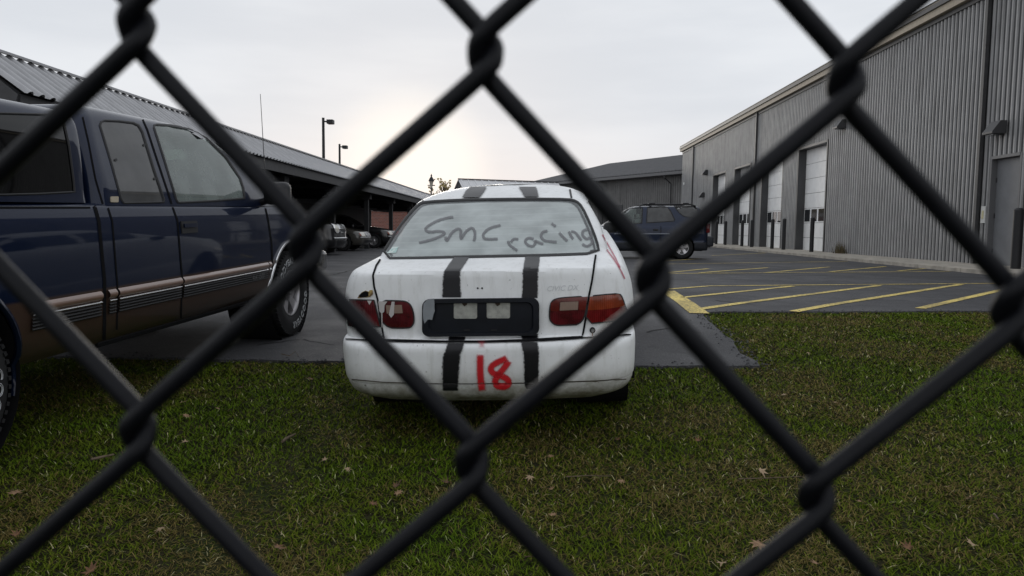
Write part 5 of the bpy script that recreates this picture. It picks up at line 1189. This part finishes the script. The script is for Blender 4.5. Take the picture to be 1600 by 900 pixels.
for i, (a, b) in enumerate(LP):
    P_ = on_ground(a, b, .01); ci, sz = big.get((a, b), (rl.randrange(4), rl.uniform(.024, .042)))
    o = bpy.data.objects.new('dead_leaf', LM[ci * 2 + rl.randrange(2)]); COL.objects.link(o); o.location = P_ + Vector((0, 0, .006)); o.scale = (sz,) * 3; o.rotation_euler = (rl.uniform(-.35, .35), rl.uniform(-.35, .35), rl.uniform(0, 6.28))
    col_w = ('brown', 'light brown', 'dark brown', 'pale tan')[ci]
    tag(o, '%s curled dead leaf lying on the lawn' % col_w, 'leaf', '%s dead leaves on the lawn' % col_w)
for pts, r_, lab in (([(142, 718), (160, 714), (178, 710)], .007, 'thick broken twig lying on the grass'), ([(441, 690), (451, 683), (462, 678)], .008, 'short stout stick on the grass near the pickup'), ([(885, 745), (915, 743), (953, 744)], .003, 'long thin straight twig on the grass behind the sedan'), ([(1154, 748), (1200, 747), (1256, 744)], .003, 'thin dark twig crossing the open lawn'), ([(1553, 803), (1560, 811)], .005, 'pale broken twig end on the lawn'), ([(440, 553), (452, 556), (462, 549), (466, 556)], .004, 'bent twig at the edge of the asphalt')):
    W3 = [on_ground(a, b, .022) for a, b in pts]; o = MB().tube(W3, [r_, r_ * .85, r_ * .6, r_ * .5][:len(W3)], 6).build('twig', mat('twig_wood', (.15, .11, .075), .9, vary=.4, scale=30), None, 60); tag(o, lab, 'twig')
# weeds at the foot of the bay wall
wd = thing('weed_clump', 'dry brown weed clump at the foot of the ribbed wall', 'plant', Matrix.Translation((WX - .22, at_wall(1321, 388).y, .10)))
V = []; F = []
for _ in range(160):
    a = rl.uniform(0, 6.28); q = Vector((rl.gauss(0, .09), rl.gauss(0, .22), 0)); q.x = min(q.x, .12); hh = rl.uniform(.15, .6) * math.exp(-q.y ** 2 * 6); dd = Vector((math.cos(a) * .1, math.sin(a) * .12, hh)); dd.x = min(dd.x, .04); sd = Vector((math.sin(a), -math.cos(a), 0)) * .012
    k = len(V); V += [q - sd, q + sd, q + dd]; F.append((k, k + 1, k + 2))
o = mesh_obj('stems', V, F, mat('dry_weed', (.15, .11, .06), .9, col2=(.08, .075, .04), scale=9), wd); o['kind'] = 'stuff'

# ================================================================== chain-link fence right before the lens
FD, FYAW, FSL, FV, FOX, FOZ, FK = .1476, -.0112, -.0639, .5901 * .07 * 2, -.011, -.0077, .027
HX = Vector((math.cos(FYAW), math.sin(FYAW), 0)); FN = Vector((math.sin(FYAW), -math.cos(FYAW), 0))      # FN points to the camera
PIT, V_ = .035, FV
def fpos(gx, gzv, depth=0): return Vector((0, FD, .92)) + HX * (gx + FK * gzv) + Vector((0, 0, gzv + FSL * gx)) + FN * depth
r_w = .0020; e_ = .00185; b_ = .0017
ctrl = []
# one period, downwards: left turn at z = 0 (front to back), right turn at z = -V/2 (back to front)
xa = .0046; zc = .0039; zA = zc + (V_ / 2 - 2 * zc) / PIT * xa
turn = ((xa, e_, zA), (.0002, e_ * .95, zc), (-b_ * .82, e_ * .62, .0019), (-b_, 0, 0), (-b_ * .82, -e_ * .62, -.0019), (.0002, -e_ * .95, -zc), (xa, -e_, -zA))
for x, dpt, z in turn: ctrl.append((x, dpt, z))
for x, dpt, z in turn: ctrl.append((PIT - x, -dpt, z - V_ / 2))
Z_TOP, NP = .62, 24
full = [(x, d_, z - k * V_) for k in range(NP) for x, d_, z in ctrl]
pts = []
for i in range(1, len(full) - 2):
    p0, p1, p2, p3 = (Vector(full[i + q]) for q in (-1, 0, 1, 2))
    kk = 3 if (p2 - p1).length < .01 else 4
    for k in range(kk):
        t = k / kk; m1, m2 = (p2 - p0) * .5, (p3 - p1) * .5
        if (p2 - p1).length > .01 and (p1 - p0).length < .01: m1 = (p2 - p1) * .9
        if (p2 - p1).length < .01 and (p3 - p2).length > .01: m2 = (p3 - p2) * .3
        if (p2 - p1).length < .01 and (p1 - p0).length > .01: m1 = (p1 - p0) * .3
        h00, h10, h01, h11 = 2 * t ** 3 - 3 * t * t + 1, t ** 3 - 2 * t * t + t, -2 * t ** 3 + 3 * t * t, t ** 3 - t * t
        pts.append(p1 * h00 + m1 * h10 + p2 * h01 + m2 * h11)
base_p = fpos(0, 0); W3 = [fpos(p.x, p.z, p.y) - base_p for p in pts]
M_VINYL = mat('black_vinyl', (.005, .0055, .008), .48, spec=.24, vary=.3, scale=90)
wm = MB().tube(W3, r_w, 12).build('wire', M_VINYL, None, 180)
fence = thing('chain_link_fence', 'black vinyl coated chain link fence in front of the cars', 'fence', Matrix.Translation((0, FD, float(gz(0, FD)))))
first = True
row0 = 7                                   # whole periods above the reference knot row
NW = 46
for k in range(-NW, NW):
    gx_ = FOX + k * PIT; gz_ = FOZ + FV / 2 + row0 * V_ + (0 if k % 2 == 0 else -V_ / 2)
    o = wm if first else bpy.data.objects.new('wire', wm.data)
    if not first: COL.objects.link(o)
    first = False; o.parent = fence; o.location = fpos(gx_, gz_) - fence.location
zt = .92 + FOZ + row0 * V_ + V_ * .45
a, b = fpos(-1.72, zt - .92), fpos(1.72, zt - .92)
MB().tube([a - fence.location, b - fence.location], .021, 16).build('top_rail', M_VINYL, fence, 60)
for s in (-1, 1):
    p = fpos(s * 1.66, 0, -.04); MB().tube([(p.x, p.y - fence.location.y, float(gz(p.x, p.y)) - fence.location.z - .05), (p.x, p.y - fence.location.y, zt - fence.location.z - s * .11 + .1)], .03, 16).build('post', M_VINYL, fence, 60)
